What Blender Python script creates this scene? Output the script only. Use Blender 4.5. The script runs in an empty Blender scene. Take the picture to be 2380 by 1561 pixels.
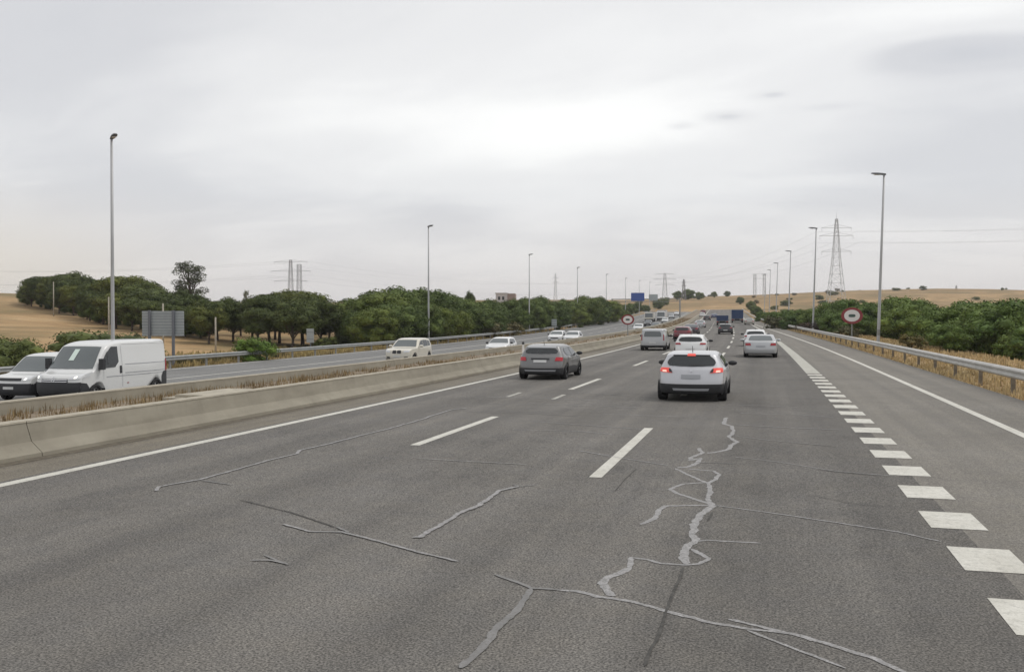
import bpy, bmesh, math, random
import numpy as np
from mathutils import Vector, Matrix
random.seed(7); rng = np.random.default_rng(11)
R = math.radians
SC = bpy.context.scene
COL = SC.collection

# ------------------------------------------------------------------ camera
F_PX, W_PX, CAM_H = 2200.0, 2380.0, 2.05
TH, PH = math.atan(600 / F_PX), math.atan(32.5 / F_PX)
CT, ST = math.cos(TH), math.sin(TH)
cam_d = bpy.data.cameras.new('camera'); cam = bpy.data.objects.new('camera', cam_d); COL.objects.link(cam)
cam_d.sensor_width = 36; cam_d.lens = 36 * F_PX / W_PX; cam_d.clip_start = 0.1; cam_d.clip_end = 9000
cam.location = (0, 0, CAM_H); cam.rotation_euler = (math.pi / 2 - PH, 0, TH)
SC.camera = cam

# ------------------------------------------------------------------ world, sun, exposure
SUN_EL, SUN_AZ = R(56), R(60)          # azimuth measured from +Y towards +X
world = bpy.data.worlds.new('World'); SC.world = world; world.use_nodes = True
wt = world.node_tree; wt.nodes.clear()
def wn(t, **k):
    n = wt.nodes.new(t)
    for a, b in k.items(): setattr(n, a, b)
    return n
def wmath(op, a, b=None, clamp=False):
    n = wn('ShaderNodeMath', operation=op, use_clamp=clamp)
    for i, v in enumerate((a, b)):
        if v is None: continue
        if isinstance(v, (int, float)): n.inputs[i].default_value = v
        else: wt.links.new(v, n.inputs[i])
    return n.outputs[0]
def wmix(fac, a, b):
    n = wn('ShaderNodeMix', data_type='RGBA')
    for s, v in ((n.inputs[0], fac), (n.inputs[6], a), (n.inputs[7], b)):
        if isinstance(v, (int, float)): s.default_value = v
        elif isinstance(v, tuple): s.default_value = (*v, 1)
        else: wt.links.new(v, s)
    return n.outputs[2]
tc = wn('ShaderNodeTexCoord'); sep = wn('ShaderNodeSeparateXYZ'); wt.links.new(tc.outputs['Generated'], sep.inputs[0])
sky = wn('ShaderNodeTexSky', sky_type='NISHITA', sun_disc=False, sun_elevation=SUN_EL, sun_rotation=SUN_AZ)
dz = wmath('MAXIMUM', sep.outputs[2], 0.0)
den = wmath('ADD', dz, 0.22)
cxy = wn('ShaderNodeCombineXYZ')
wt.links.new(wmath('DIVIDE', sep.outputs[0], den), cxy.inputs[0]); wt.links.new(wmath('DIVIDE', sep.outputs[1], den), cxy.inputs[1])
def cloud_noise(scale, loc, sc, detail, rough=0.5, dist=0.0, rot=0.0):
    m = wn('ShaderNodeMapping'); m.inputs['Location'].default_value = loc; m.inputs['Scale'].default_value = sc; m.inputs['Rotation'].default_value = (0, 0, rot)
    wt.links.new(cxy.outputs[0], m.inputs[0])
    n = wn('ShaderNodeTexNoise'); n.inputs['Scale'].default_value = scale; n.inputs['Detail'].default_value = detail
    n.inputs['Roughness'].default_value = rough; n.inputs['Distortion'].default_value = dist
    wt.links.new(m.outputs[0], n.inputs['Vector']); return n.outputs[0]
n1 = cloud_noise(0.75, (3.1, 1.7, 0), (0.9, 1.3, 1), 5, 0.5, 0.5, 0.25)
n2 = cloud_noise(2.0, (7.3, 2.2, 0), (0.8, 1.4, 1), 5, 0.52, 0.5, 0.35)
def blob(px, py, sx, sy):
    """a soft patch of cloud: direction of its middle and its angular size"""
    xc, yc = (px - 1190) / F_PX, (780.5 - py) / F_PX
    az = math.atan(xc) - TH; el = math.atan(yc) - PH
    f = Vector((math.sin(az) * math.cos(el), math.cos(az) * math.cos(el), math.sin(el)))
    r = Vector((math.cos(az), -math.sin(az), 0)); u = r.cross(f)
    def dot(v):
        d = wn('ShaderNodeVectorMath', operation='DOT_PRODUCT'); d.inputs[1].default_value = v
        wt.links.new(tc.outputs['Generated'], d.inputs[0]); return d.outputs['Value']
    q = wmath('ADD', wmath('POWER', wmath('DIVIDE', dot(r), sx / F_PX), 2), wmath('POWER', wmath('DIVIDE', dot(u), sy / F_PX), 2))
    g = wmath('EXPONENT', wmath('MULTIPLY', q, -1.0))
    return wmath('MULTIPLY', g, wmath('GREATER_THAN', dot(f), 0.0))
val = wmath('ADD', wmath('MULTIPLY', n1, 0.62), wmath('MULTIPLY', n2, 0.38))
val = wmath('MULTIPLY', wmath('SUBTRACT', val, 0.5), 0.8)
val = wmath('ADD', val, 0.53)
for (px, py, sx, sy, a) in ((1050, 320, 700, 150, .14), (1450, 280, 330, 75, .17), (720, 250, 190, 60, .08), (830, 395, 180, 34, .06), (1750, 90, 700, 140, .10), (2330, 90, 300, 60, .16), (2160, 175, 150, 40, -.28), (2340, 190, 120, 30, -.16),
                            (1690, 283, 46, 11, -.26), (1795, 240, 34, 8, -.2), (1580, 300, 30, 8, -.14), (1900, 274, 70, 9, -.08), (250, 440, 480, 140, -.06), (-20, 60, 330, 170, -.20), (2280, 480, 420, 110, -.05), (620, 470, 260, 36, -.05)):
    val = wmath('ADD', val, wmath('MULTIPLY', blob(px, py, sx, sy), a))
ramp = wn('ShaderNodeValToRGB'); wt.links.new(val, ramp.inputs[0])
ramp.color_ramp.interpolation = 'EASE'
for i, (p, c) in enumerate(((0.05, (5.6, 5.8, 6.25)), (0.42, (7.3, 7.35, 7.55)), (0.62, (9.0, 9.0, 9.0)), (0.9, (11.0, 11.0, 10.8)))):
    el = ramp.color_ramp.elements[i] if i < 2 else ramp.color_ramp.elements.new(p)
    el.position = p; el.color = (*c, 1)
hor = wn('ShaderNodeMapRange'); hor.inputs[1].default_value = 0.0; hor.inputs[2].default_value = 0.13; hor.inputs[3].default_value = 0.75; hor.inputs[4].default_value = 0.0
wt.links.new(dz, hor.inputs[0])
cloud = wmix(hor.outputs[0], ramp.outputs[0], (8.1, 7.5, 7.2))
warm = blob(-60, 660, 330, 130)
cloud = wmix(wmath('MULTIPLY', warm, 0.6), cloud, (8.0, 7.2, 6.0))
colr = wmix(0.93, sky.outputs[0], cloud)
bg = wn('ShaderNodeBackground'); bg.inputs['Strength'].default_value = 0.1
wt.links.new(colr, bg.inputs['Color'])
wo = wn('ShaderNodeOutputWorld'); wt.links.new(bg.outputs[0], wo.inputs['Surface'])

sun_d = bpy.data.lights.new('sun', 'SUN'); sun_d.energy = 1.4; sun_d.angle = R(22); sun_d.color = (1.0, 0.96, 0.9)
sun = bpy.data.objects.new('sun', sun_d); COL.objects.link(sun)
sdir = Vector((math.sin(SUN_AZ) * math.cos(SUN_EL), math.cos(SUN_AZ) * math.cos(SUN_EL), math.sin(SUN_EL)))
sun.rotation_euler = sdir.to_track_quat('Z', 'Y').to_euler(); sun.location = (0, 0, 60)
SC.view_settings.view_transform = 'Standard'; SC.view_settings.look = 'None'
SC.view_settings.exposure = 0.0; SC.view_settings.gamma = 1.0
SC.render.engine = 'CYCLES'; SC.cycles.max_bounces = 6; SC.cycles.use_denoising = True
SC.cycles.transparent_max_bounces = 6

# ------------------------------------------------------------------ road alignment
def cv(Y):                                   # leftward drift of the road
    return Y * Y / 6800 if Y < 165 else 165 * 165 / 6800 + (Y - 165) * 165 / 3400
def dcv(Y): return Y / 3400 if Y < 165 else 165 / 3400
def ev(Y):                                   # rise of the road
    return 4.2e-5 * Y * Y if Y < 330 else 4.2e-5 * 330 ** 2 + (Y - 330) * 4.2e-5 * 660
def dev(Y): return 8.4e-5 * min(Y, 330)
OPP = -0.95                                  # level of the opposite carriageway
def at(px, zc):                              # column of the photograph and depth -> ground plan position
    xc = (px - 1190) / F_PX * zc
    return xc * CT - zc * ST, xc * ST + zc * CT
def ground_px(px, py, dz=0.0):               # point of the road surface seen at a pixel
    zc = 30.0
    for _ in range(40):
        X, Y = at(px, zc)
        zc = F_PX * (CAM_H - ev(max(Y, 0)) - dz) / (py - 748.0)
    return at(px, zc)
def y_on_line(L, py):
    lo, hi = 1.0, 400.0
    for _ in range(50):
        m = (lo + hi) / 2; zc = m * CT - (L - cv(m)) * ST
        if 748 + F_PX * (CAM_H - ev(m)) / zc > py: lo = m
        else: hi = m
    return lo
def smooth(a, b, t):
    t = max(0.0, min(1.0, (t - a) / (b - a))); return t * t * (3 - 2 * t)
def rail_L(Y): return 6.65 - 1.9 * smooth(50, 260, Y)
def rline_L(Y): return 4.45 - 2.3 * smooth(45, 240, Y)

# ------------------------------------------------------------------ materials
MATS = {}
def newmat(name):
    m = bpy.data.materials.new(name); m.use_nodes = True
    nt = m.node_tree; b = nt.nodes['Principled BSDF']; MATS[name] = m
    return m, nt, b
def tnoise(nt, scale, detail=2.0, rough=.5, coord='Object', sc=(1, 1, 1), tex='ShaderNodeTexNoise'):
    t = nt.nodes.new('ShaderNodeTexCoord'); mp = nt.nodes.new('ShaderNodeMapping'); mp.inputs['Scale'].default_value = sc
    nt.links.new(t.outputs[coord], mp.inputs[0]); n = nt.nodes.new(tex); n.inputs['Scale'].default_value = scale
    if tex == 'ShaderNodeTexNoise': n.inputs['Detail'].default_value = detail; n.inputs['Roughness'].default_value = rough
    nt.links.new(mp.outputs[0], n.inputs['Vector']); return n.outputs[0]
def tramp(nt, fac, stops):
    r = nt.nodes.new('ShaderNodeValToRGB'); nt.links.new(fac, r.inputs[0])
    for i, (p, c) in enumerate(stops):
        e = r.color_ramp.elements[i] if i < 2 else r.color_ramp.elements.new(p)
        e.position = p; e.color = (*c, 1) if len(c) == 3 else c
    return r.outputs[0]
def tmix(nt, fac, a, b, mode='MIX'):
    n = nt.nodes.new('ShaderNodeMix'); n.data_type = 'RGBA'; n.blend_type = mode
    for s, v in ((n.inputs[0], fac), (n.inputs[6], a), (n.inputs[7], b)):
        if isinstance(v, (int, float)): s.default_value = v
        elif isinstance(v, tuple): s.default_value = (*v, 1)
        else: nt.links.new(v, s)
    return n.outputs[2]
def tbump(nt, b, h, strength, dist):
    n = nt.nodes.new('ShaderNodeBump'); n.inputs['Strength'].default_value = strength; n.inputs['Distance'].default_value = dist
    nt.links.new(h, n.inputs['Height']); nt.links.new(n.outputs[0], b.inputs['Normal'])
def plain(name, col, rough=.6, metal=0.0, var=.0, scale=3.0, coat=0.0, spec=.5):
    m, nt, b = newmat(name)
    b.inputs['Roughness'].default_value = rough; b.inputs['Metallic'].default_value = metal
    b.inputs['Coat Weight'].default_value = coat; b.inputs['Coat Roughness'].default_value = .06; b.inputs['Specular IOR Level'].default_value = spec
    if var:
        n = tnoise(nt, scale, 4, .6)
        c = tramp(nt, n, ((.3, tuple(x * (1 - var) for x in col)), (.7, tuple(min(1, x * (1 + var)) for x in col))))
        nt.links.new(c, b.inputs['Base Color'])
    else: b.inputs['Base Color'].default_value = (*col, 1)
    return m
def asphalt(name, dark, light, tint, grain=55.0, contrast=1.0, lanes=False):
    m, nt, b = newmat(name)
    g1 = tnoise(nt, grain, 2, .65)
    g2 = tnoise(nt, grain * .4, 3, .7)
    patch = tnoise(nt, .35, 4, .6)
    streak = tnoise(nt, 1.0, 3, .55, 'UV', (2.2, .03, 1))
    mott = tnoise(nt, 2.3, 3, .6)
    c = tramp(nt, g1, ((.36, tuple(x * (1 - .5 * contrast) for x in dark)), (.5, tuple((a + q) / 2 for a, q in zip(dark, light))), (.66, tuple(x * (1 + .45 * contrast) for x in light))))
    c = tmix(nt, .45, c, tramp(nt, g2, ((.3, (.55, .55, .55)), (.72, (1.45, 1.45, 1.45)))), 'MULTIPLY')
    c = tmix(nt, .8, c, tramp(nt, patch, ((.3, (.86, .85, .84)), (.7, (1.12, 1.12, 1.13)))), 'MULTIPLY')
    c = tmix(nt, .8, c, tramp(nt, streak, ((.32, (.84, .84, .85)), (.68, (1.14, 1.13, 1.11)))), 'MULTIPLY')
    c = tmix(nt, .6, c, tramp(nt, mott, ((.3, (.9, .9, .92)), (.7, tuple(1.06 * x for x in tint)))), 'MULTIPLY')
    if lanes:                                    # worn bands along the lanes: wheel tracks, oil stripe, paving joints
        tcn = nt.nodes.new('ShaderNodeTexCoord'); sx = nt.nodes.new('ShaderNodeSeparateXYZ'); nt.links.new(tcn.outputs['UV'], sx.inputs[0])
        wob = nt.nodes.new('ShaderNodeMath'); wob.operation = 'MULTIPLY_ADD'; nt.links.new(tnoise(nt, 1, 3, .6, 'UV', (.5, .12, 1)), wob.inputs[0]); wob.inputs[1].default_value = .7; nt.links.new(sx.outputs[0], wob.inputs[2])
        mr = nt.nodes.new('ShaderNodeMapRange'); mr.inputs[1].default_value = -9.5 + .35; mr.inputs[2].default_value = 1.85 + .35; nt.links.new(wob.outputs[0], mr.inputs[0])
        st = []
        for Lc, k in ((-9.4, .93), (-8.4, 1.07), (-7.45, .86), (-6.5, 1.07), (-5.75, .90), (-5.2, 1.0), (-4.7, 1.08), (-3.85, .88), (-3.0, 1.07), (-2.3, .90), (-1.75, 1.0), (-1.2, 1.03), (-.42, .80), (.4, .95), (1.2, .84), (1.8, .80)):
            st.append(((Lc + 9.5) / 11.35, (k, k, k * 1.0)))
        c = tmix(nt, 1.0, c, tramp(nt, mr.outputs[0], st), 'MULTIPLY')
        spot = tnoise(nt, .8, 5, .72, 'UV', (1, .45, 1))
        c = tmix(nt, .8, c, tramp(nt, spot, ((.30, (.72, .72, .73)), (.46, (1, 1, 1)), (.74, (1.1, 1.09, 1.07)))), 'MULTIPLY')
    nt.links.new(c, b.inputs['Base Color']); b.inputs['Roughness'].default_value = .85; b.inputs['Specular IOR Level'].default_value = .3
    tbump(nt, b, g1, .5, .012)
    return m
asphalt('asphalt', (.122, .117, .109), (.166, .159, .146), (1.02, .99, .95), 60, 1.0, True)
asphalt('asphalt_slip', (.172, .162, .144), (.212, .20, .178), (1.0, .99, .95), 60, .6)
asphalt('asphalt_dusty', (.165, .15, .125), (.20, .183, .15), (1.03, 1.0, .92), 60, .5)
asphalt('asphalt_opposite', (.16, .16, .157), (.205, .205, .20), (1.0, 1.0, .98), 40, .5)
def paintmat(name, col, wear):
    m, nt, b = newmat(name)
    n = tnoise(nt, 11, 6, .78); g = tnoise(nt, 70, 2)
    c = tramp(nt, n, ((.24, (.16, .155, .145)), (.31, tuple(x * (1 - wear) for x in col)), (.5, col)))
    c = tmix(nt, .7, c, tramp(nt, tnoise(nt, 1.7, 5, .7), ((.3, (.78, .77, .74)), (.6, (1.04, 1.04, 1.04)))), 'MULTIPLY')
    c = tmix(nt, .7, c, tramp(nt, g, ((.3, (.8, .8, .78)), (.6, (1.05, 1.05, 1.05)))), 'MULTIPLY')
    nt.links.new(c, b.inputs['Base Color']); b.inputs['Roughness'].default_value = .7
paintmat('road_paint', (.60, .585, .53), .35)
paintmat('road_paint_mid', (.47, .46, .41), .5)
paintmat('road_paint_worn', (.42, .41, .37), .55)
plain('crack_sealant', (.285, .277, .275), .55, var=.32, scale=14)
plain('crack_sealant_faint', (.185, .18, .176), .6, var=.2, scale=5)
plain('crack_dark', (.06, .057, .052), .9, var=.5, scale=12)
m, nt, b = newmat('concrete')
n = tnoise(nt, 1.2, 6, .65); s = tnoise(nt, 2.0, 4, .6, 'Object', (.25, .25, 2.5)); st = tnoise(nt, 1.3, 5, .72, 'Object', (2.4, 2.4, .12))
c = tramp(nt, n, ((.28, (.225, .205, .165)), (.55, (.27, .248, .20)), (.75, (.305, .282, .232))))
c = tmix(nt, .55, c, tramp(nt, s, ((.3, (.72, .70, .66)), (.65, (1.08, 1.08, 1.06)))), 'MULTIPLY')
c = tmix(nt, .35, c, tramp(nt, st, ((.26, (.66, .63, .58)), (.45, (1.03, 1.02, 1.0)))), 'MULTIPLY')
nt.links.new(c, b.inputs['Base Color']); b.inputs['Roughness'].default_value = .9; tbump(nt, b, n, .3, .02)
plain('concrete_slab_and_highlight', (.38, .345, .275), .9, var=.18, scale=4)  # pale slab concrete; its light tone also paints the highlight on barrier tops
plain('dirt', (.115, .098, .072), .95, var=.35, scale=8)
plain('soil', (.21, .165, .115), .95, var=.3, scale=4)
plain('galvanised', (.50, .49, .46), .55, .15, var=.15, scale=2)
plain('galvanised_grey', (.30, .31, .305), .55, .2, var=.12, scale=2)
plain('galvanised_dull', (.27, .275, .27), .6, .2, var=.15, scale=2)
plain('rail_rusty_post', (.20, .17, .13), .8, .1, var=.3, scale=6)
plain('lamp_pole', (.42, .425, .43), .5, .2, var=.08, scale=1)
plain('lamp_head', (.12, .125, .13), .5, .2)
plain('pylon_steel', (.46, .47, .48), .6, .1)
plain('pylon_dark', (.22, .21, .22), .6, .2)
plain('cable', (.42, .42, .43), .6)
plain('sign_back', (.36, .39, .40), .45, .35, var=.08, scale=2)
plain('sign_back_seam', (.20, .22, .23), .55, .2)
plain('sign_post', (.17, .18, .20), .5, .3)
plain('sign_white', (.72, .70, .68), .5)
plain('sign_red', (.24, .035, .04), .5)
plain('sign_mark', (.06, .10, .085), .6)
plain('sign_blue', (.035, .085, .32), .5)
plain('wood_pole', (.36, .33, .27), .85, var=.2, scale=5)
plain('bark', (.075, .055, .04), .95, var=.3, scale=6)
plain('building_wall', (.46, .45, .46), .8, var=.06)
plain('building_brick', (.26, .20, .18), .8, var=.12)
# vehicles
for nme, cc in (('white', (.74, .745, .74)), ('pearl', (.52, .525, .55)), ('silver', (.45, .46, .47)), ('ash', (.165, .165, .165)), ('black', (.022, .022, .026)), ('red', (.15, .02, .03)),
                ('plum', (.055, .035, .05)), ('blue', (.025, .05, .13)), ('cream', (.62, .585, .50)), ('white_van', (.66, .665, .655)), ('beige', (.36, .34, .30))):
    plain('paint_' + nme, cc, .35, .25 if nme in ('silver', 'ash', 'pearl') else 0, coat=.7)
plain('car_glass', (.018, .022, .024), .05, spec=.7)
plain('car_glass_screen', (.095, .11, .113), .08, spec=.9)
plain('car_plastic', (.028, .029, .032), .6)
plain('tyre', (.016, .016, .017), .85)
plain('alloy', (.42, .42, .43), .3, .7)
plain('chrome', (.62, .62, .63), .18, .9)
plain('headlight_glass', (.66, .67, .68), .12, spec=.8)
plain('tail_red', (.33, .018, .025), .2, spec=.7)
plain('plate', (.60, .60, .59), .5)
plain('plate_grey', (.33, .34, .36), .5)
plain('paper', (.62, .72, .66), .7)
plain('tarpaulin_blue', (.02, .045, .115), .7, var=.15)
plain('tarpaulin_pale', (.50, .48, .46), .7, var=.1)
def lit(name, col, e):
    m, nt, b = newmat(name); b.inputs['Base Color'].default_value = (*col, 1)
    b.inputs['Emission Color'].default_value = (*col, 1); b.inputs['Emission Strength'].default_value = e; b.inputs['Roughness'].default_value = .25
lit('brake_lit', (.72, .09, .07), .28); lit('brake_core', (1.0, .5, .4), .8); lit('head_lit', (1, .98, .9), 1.0); lit('tail_dim', (.40, .02, .03), .12)
# terrain
m, nt, b = newmat('dry_field')
big = tnoise(nt, .018, 4, .6); mid = tnoise(nt, .12, 5, .65); fine = tnoise(nt, 3.2, 3, .7); rows = tnoise(nt, .5, 3, .6, 'Object', (.05, .9, 1))
c = tramp(nt, mid, ((.25, (.31, .20, .105)), (.5, (.42, .285, .155)), (.75, (.50, .36, .215))))
c = tmix(nt, tramp(nt, big, ((.42, (0, 0, 0)), (.6, (.8, .8, .8)))), c, (.27, .185, .10))
c = tmix(nt, tramp(nt, tnoise(nt, .035, 5, .65), ((.46, (0, 0, 0)), (.60, (.85, .85, .85)))), c, (.205, .165, .085))
c = tmix(nt, .7, c, tramp(nt, rows, ((.3, (.75, .74, .72)), (.7, (1.15, 1.15, 1.13)))), 'MULTIPLY')
c = tmix(nt, .6, c, tramp(nt, fine, ((.25, (.62, .6, .55)), (.7, (1.18, 1.17, 1.12)))), 'MULTIPLY')
nt.links.new(c, b.inputs['Base Color']); b.inputs['Roughness'].default_value = .95; b.inputs['Specular IOR Level'].default_value = .15
def leafmat(name, dark, light, hue=.03):
    m, nt, b = newmat(name)
    oi = nt.nodes.new('ShaderNodeObjectInfo'); n = tnoise(nt, 1.1, 3, .6); g = nt.nodes.new('ShaderNodeNewGeometry')
    c = tramp(nt, n, ((.32, dark), (.68, light)))
    c = tmix(nt, .7, c, tramp(nt, g.outputs['Random Per Island'], ((0.0, (.6, .6, .6)), (1.0, (1.4, 1.42, 1.3)))), 'MULTIPLY')
    c = tmix(nt, 1.0, c, tramp(nt, oi.outputs['Random'], ((0.0, (.74, .78, .8)), (.5, (1.0, 1.0, 1.0)), (1.0, (1.32, 1.18, .9)))), 'MULTIPLY')
    nt.links.new(c, b.inputs['Base Color']); b.inputs['Roughness'].default_value = .75; b.inputs['Specular IOR Level'].default_value = .2
    b.inputs['Subsurface Weight'].default_value = 0.0
leafmat('leaf_pine', (.050, .068, .022), (.115, .138, .042))
leafmat('leaf_bushy', (.056, .086, .023), (.130, .168, .046))
leafmat('leaf_euca', (.065, .075, .04), (.13, .14, .075))
leafmat('leaf_bright', (.075, .13, .022), (.15, .21, .04))
leafmat('leaf_right', (.062, .105, .028), (.145, .20, .055))
leafmat('leaf_olive', (.075, .075, .035), (.14, .125, .065))
leafmat('leaf_purple', (.06, .05, .05), (.10, .085, .08))
leafmat('straw', (.33, .265, .165), (.52, .43, .29))
leafmat('straw_dull', (.22, .19, .11), (.36, .31, .19))
leafmat('weed_brown', (.135, .105, .07), (.25, .20, .135))
M = lambda n: MATS[n]

# ------------------------------------------------------------------ mesh helpers
def link(name, me, mats=None, parent=None):
    o = bpy.data.objects.new(name, me); COL.objects.link(o)
    if mats is not None and not me.materials:
        for mm in (mats if isinstance(mats, (list, tuple)) else [mats]): me.materials.append(M(mm))
    if parent: o.parent = parent
    return o
def mesh(name, verts, faces, smooth_=False):
    me = bpy.data.meshes.new(name); me.from_pydata([tuple(v) for v in verts], [], faces)
    if smooth_: me.polygons.foreach_set('use_smooth', [True] * len(me.polygons))
    me.update(); return me
def tag(o, label=None, cat=None, group=None, kind=None):
    if label: o['label'] = label
    if cat: o['category'] = cat
    if group: o['group'] = group
    if kind: o['kind'] = kind
    return o
def empty(name, loc=(0, 0, 0), rz=0.0, rx=0.0):
    o = bpy.data.objects.new(name, None); COL.objects.link(o); o.empty_display_size = .3
    o.location = loc; o.rotation_euler = (rx, 0, rz); return o
def copy_tree(o, parent=None):
    c = o.copy(); COL.objects.link(c)
    if parent: c.parent = parent
    for ch in list(o.children): copy_tree(ch, c)
    return c
class MB:
    def __init__(s): s.v = []; s.f = []
    def add(s, v, f):
        o = len(s.v); s.v += [tuple(x) for x in v]; s.f += [tuple(i + o for i in q) for q in f]
    def box(s, x0, x1, y0, y1, z0, z1):
        s.add([(x, y, z) for z in (z0, z1) for y in (y0, y1) for x in (x0, x1)], [(0, 2, 3, 1), (4, 5, 7, 6), (0, 1, 5, 4), (2, 6, 7, 3), (0, 4, 6, 2), (1, 3, 7, 5)])
    def bar(s, a, b, r, r2=None, n=4):
        a, b = Vector(a), Vector(b); d = (b - a)
        if d.length < 1e-6: return
        q = d.to_track_quat('Z', 'Y'); r2 = r if r2 is None else r2; v = []
        for p, rr in ((a, r), (b, r2)):
            for k in range(n):
                t = 2 * math.pi * (k + .5) / n; v.append(p + q @ Vector((rr * math.cos(t), rr * math.sin(t), 0)))
        f = [(k, (k + 1) % n, n + (k + 1) % n, n + k) for k in range(n)] + [tuple(range(n - 1, -1, -1)), tuple(range(n, 2 * n))]
        s.add(v, f)
    def build(s, name, mat, parent=None, sm=False): return link(name, mesh(name, s.v, s.f, sm), mat, parent)
def sweep(prof, ys, Lf=lambda Y: 0.0, zf=ev, closed=True, z0=0.0):
    """sweep a profile of (lateral, height) along the road"""
    n = len(prof); v = []; f = []
    for Y in ys:
        b = Lf(Y) - cv(Y)
        for (l, z) in prof: v.append((l + b, Y, zf(Y) + z + z0))
    for i in range(len(ys) - 1):
        for k in range(n if closed else n - 1):
            a, c2 = i * n + k, i * n + (k + 1) % n
            f.append((a, c2, c2 + n, a + n))
    if closed: f += [tuple(range(n)), tuple(range((len(ys) - 1) * n + n - 1, (len(ys) - 1) * n - 1, -1))]
    return v, f
def yrange(a, b, near=2.0, k=.04):
    ys = [a]
    while ys[-1] < b: ys.append(min(b, ys[-1] + max(near, abs(ys[-1]) * k)))
    return ys
def ribbon_strip(name, L0, L1, ya, yb, mat, dz, parent=None, zoff=0.0, uv=True, cols=2):
    ys = yrange(ya, yb); v = []; f = []; uvs = []
    for Y in ys:
        a = L0(Y) if callable(L0) else L0; c = L1(Y) if callable(L1) else L1
        for k in range(cols):
            L = a + (c - a) * k / (cols - 1); v.append((L - cv(Y), Y, ev(Y) + dz + zoff)); uvs.append((L, Y))
    for i in range(len(ys) - 1):
        for k in range(cols - 1): q = i * cols + k; f.append((q, q + 1, q + cols + 1, q + cols))
    me = mesh(name, v, f)
    if uv:
        l = me.uv_layers.new(name='UVMap')
        for p in me.polygons:
            for li in p.loop_indices: l.data[li].uv = uvs[me.loops[li].vertex_index]
    return link(name, me, mat, parent)

# ------------------------------------------------------------------ terrain
def lump(x, y, s):
    return (math.sin(x * .9 / s + 1.3) * math.cos(y * .8 / s + .4) + .6 * math.sin(x * 2.1 / s + y * 1.3 / s) + .4 * math.cos(y * 2.9 / s - x * 1.7 / s)) / 2
def terrain(X, Y):
    Yc = max(Y, 0); L = X + cv(Yc)
    e = ev(min(Yc, 600))
    base = e - .08
    if L < -15: base = e + OPP - .08
    if L < -37: base = e + OPP - .08 - .35 * smooth(37, 44, -L)
    if L > 6.0: base = e - .08 + .16 * smooth(6.4, 8.5, L) - .55 * smooth(10, 17, L)
    out = smooth(42, 80, -L) if L < 0 else smooth(12, 60, L)
    z = base
    hill = 10.5 * math.exp(-((X + 225) ** 2 / (2 * 82 ** 2) + (Y - 165) ** 2 / (2 * 95 ** 2)))
    z += hill * smooth(44, 75, -L) if L < 0 else 0
    # far ridge
    crest = 20.0 + 7 * smooth(-120, 90, X) - 3.5 * smooth(100, 220, X)
    far = smooth(430, 800, Yc)
    z = z * (1 - far) + (crest + 1.2 * lump(X, Y, 60)) * far
    rgt = smooth(90, 330, X) * smooth(-50, 300, Y) * (1 - far)
    z += rgt * 4
    z += out * (1 - far) * .7 * lump(X, Y, 22)
    z -= smooth(900, 3000, Y) * 25
    return z
Ls = [-1600, -1000, -700, -520, -420, -350, -300] + list(range(-270, -80, 12)) + list(range(-80, -44, 4)) + [-44, -42, -40, -38.5, -37.2, -36.2, -30, -22, -17, -15.6, -15.3, -13, -10, -4, 2, 5, 6.2, 6.9, 7.6, 8.5, 9.5, 11, 13, 15, 17, 20, 24, 28, 33, 39, 46, 55, 66, 80, 100, 125, 150, 180, 215, 250, 300, 360, 430, 520, 700, 1000, 1600]
Ys = [-400, -200, -100, -50] + list(range(-30, 300, 6)) + list(range(300, 900, 20)) + [930, 1000, 1100, 1300, 1700, 2300]
v = []; f = []
for Y in Ys:
    for L in Ls:
        X = L - cv(max(Y, 0)); v.append((X, Y, terrain(X, Y)))
nL = len(Ls)
for i in range(len(Ys) - 1):
    for k in range(nL - 1): q = i * nL + k; f.append((q, q + 1, q + nL + 1, q + nL))
ground = tag(link('ground', mesh('ground', v, f, True), 'dry_field'), 'dry golden grass field and hills on both sides of the motorway', kind='structure')

# ------------------------------------------------------------------ roads and markings
YEND = 600
road = tag(ribbon_strip('road', -9.5, 1.85, -20, YEND, 'asphalt', 0.0, cols=6), 'grey worn asphalt lanes with sealed cracks', kind='structure')
slip = tag(ribbon_strip('slip_lane', 1.85, lambda Y: rail_L(Y) - .25, -20, YEND, 'asphalt_slip', 0.0, cols=4), 'smoother brownish slip lane and shoulder beside the block markings', kind='structure')
shoul = tag(ribbon_strip('median_shoulder', -10.75, -9.5, -20, YEND, 'asphalt_dusty', 0.0, cols=3), 'dusty paved strip between edge line and concrete barrier', kind='structure')
opp = tag(ribbon_strip('opposite_road', -35.6, -15.5, -20, YEND, 'asphalt_opposite', OPP, cols=5), 'opposite carriageway beyond the median', kind='structure')
tag(ribbon_strip('gutter_dirt', -10.78, -10.42, -20, 260, 'dirt', 0.004, uv=False), 'dark dirt gathered along the foot of the concrete barrier', kind='structure')
def line(name, L, w, ya, yb, parent, mat='road_paint', zoff=0.0):
    Lf = L if callable(L) else (lambda Y: L)
    return ribbon_strip(name, lambda Y: Lf(Y) - w / 2, lambda Y: Lf(Y) + w / 2, ya, yb, mat, .004, parent, zoff, uv=False)
line('edge_line', -9.28, .20, -10, 480, road)
line('edge_line', rline_L, .19, -10, 330, slip)
L1, L2, LB = -5.64, -2.19, 1.57
d1 = [(y_on_line(L1, a), y_on_line(L1, b_)) for a, b_ in ((1035, 968), (905, 880), (850, 838))]
per = (d1[2][0] - d1[0][0]) / 2
dashes = [(L1, a, b_) for a, b_ in d1] + [(L1, d1[2][0] + per * k, d1[2][0] + per * k + 5) for k in range(1, 14)]
a2, b2 = y_on_line(L2, 1110), y_on_line(L2, 995)
dashes += [(L2, a2 + per * k, a2 + per * k + (b2 - a2)) for k in range(0, 16)]
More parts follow.
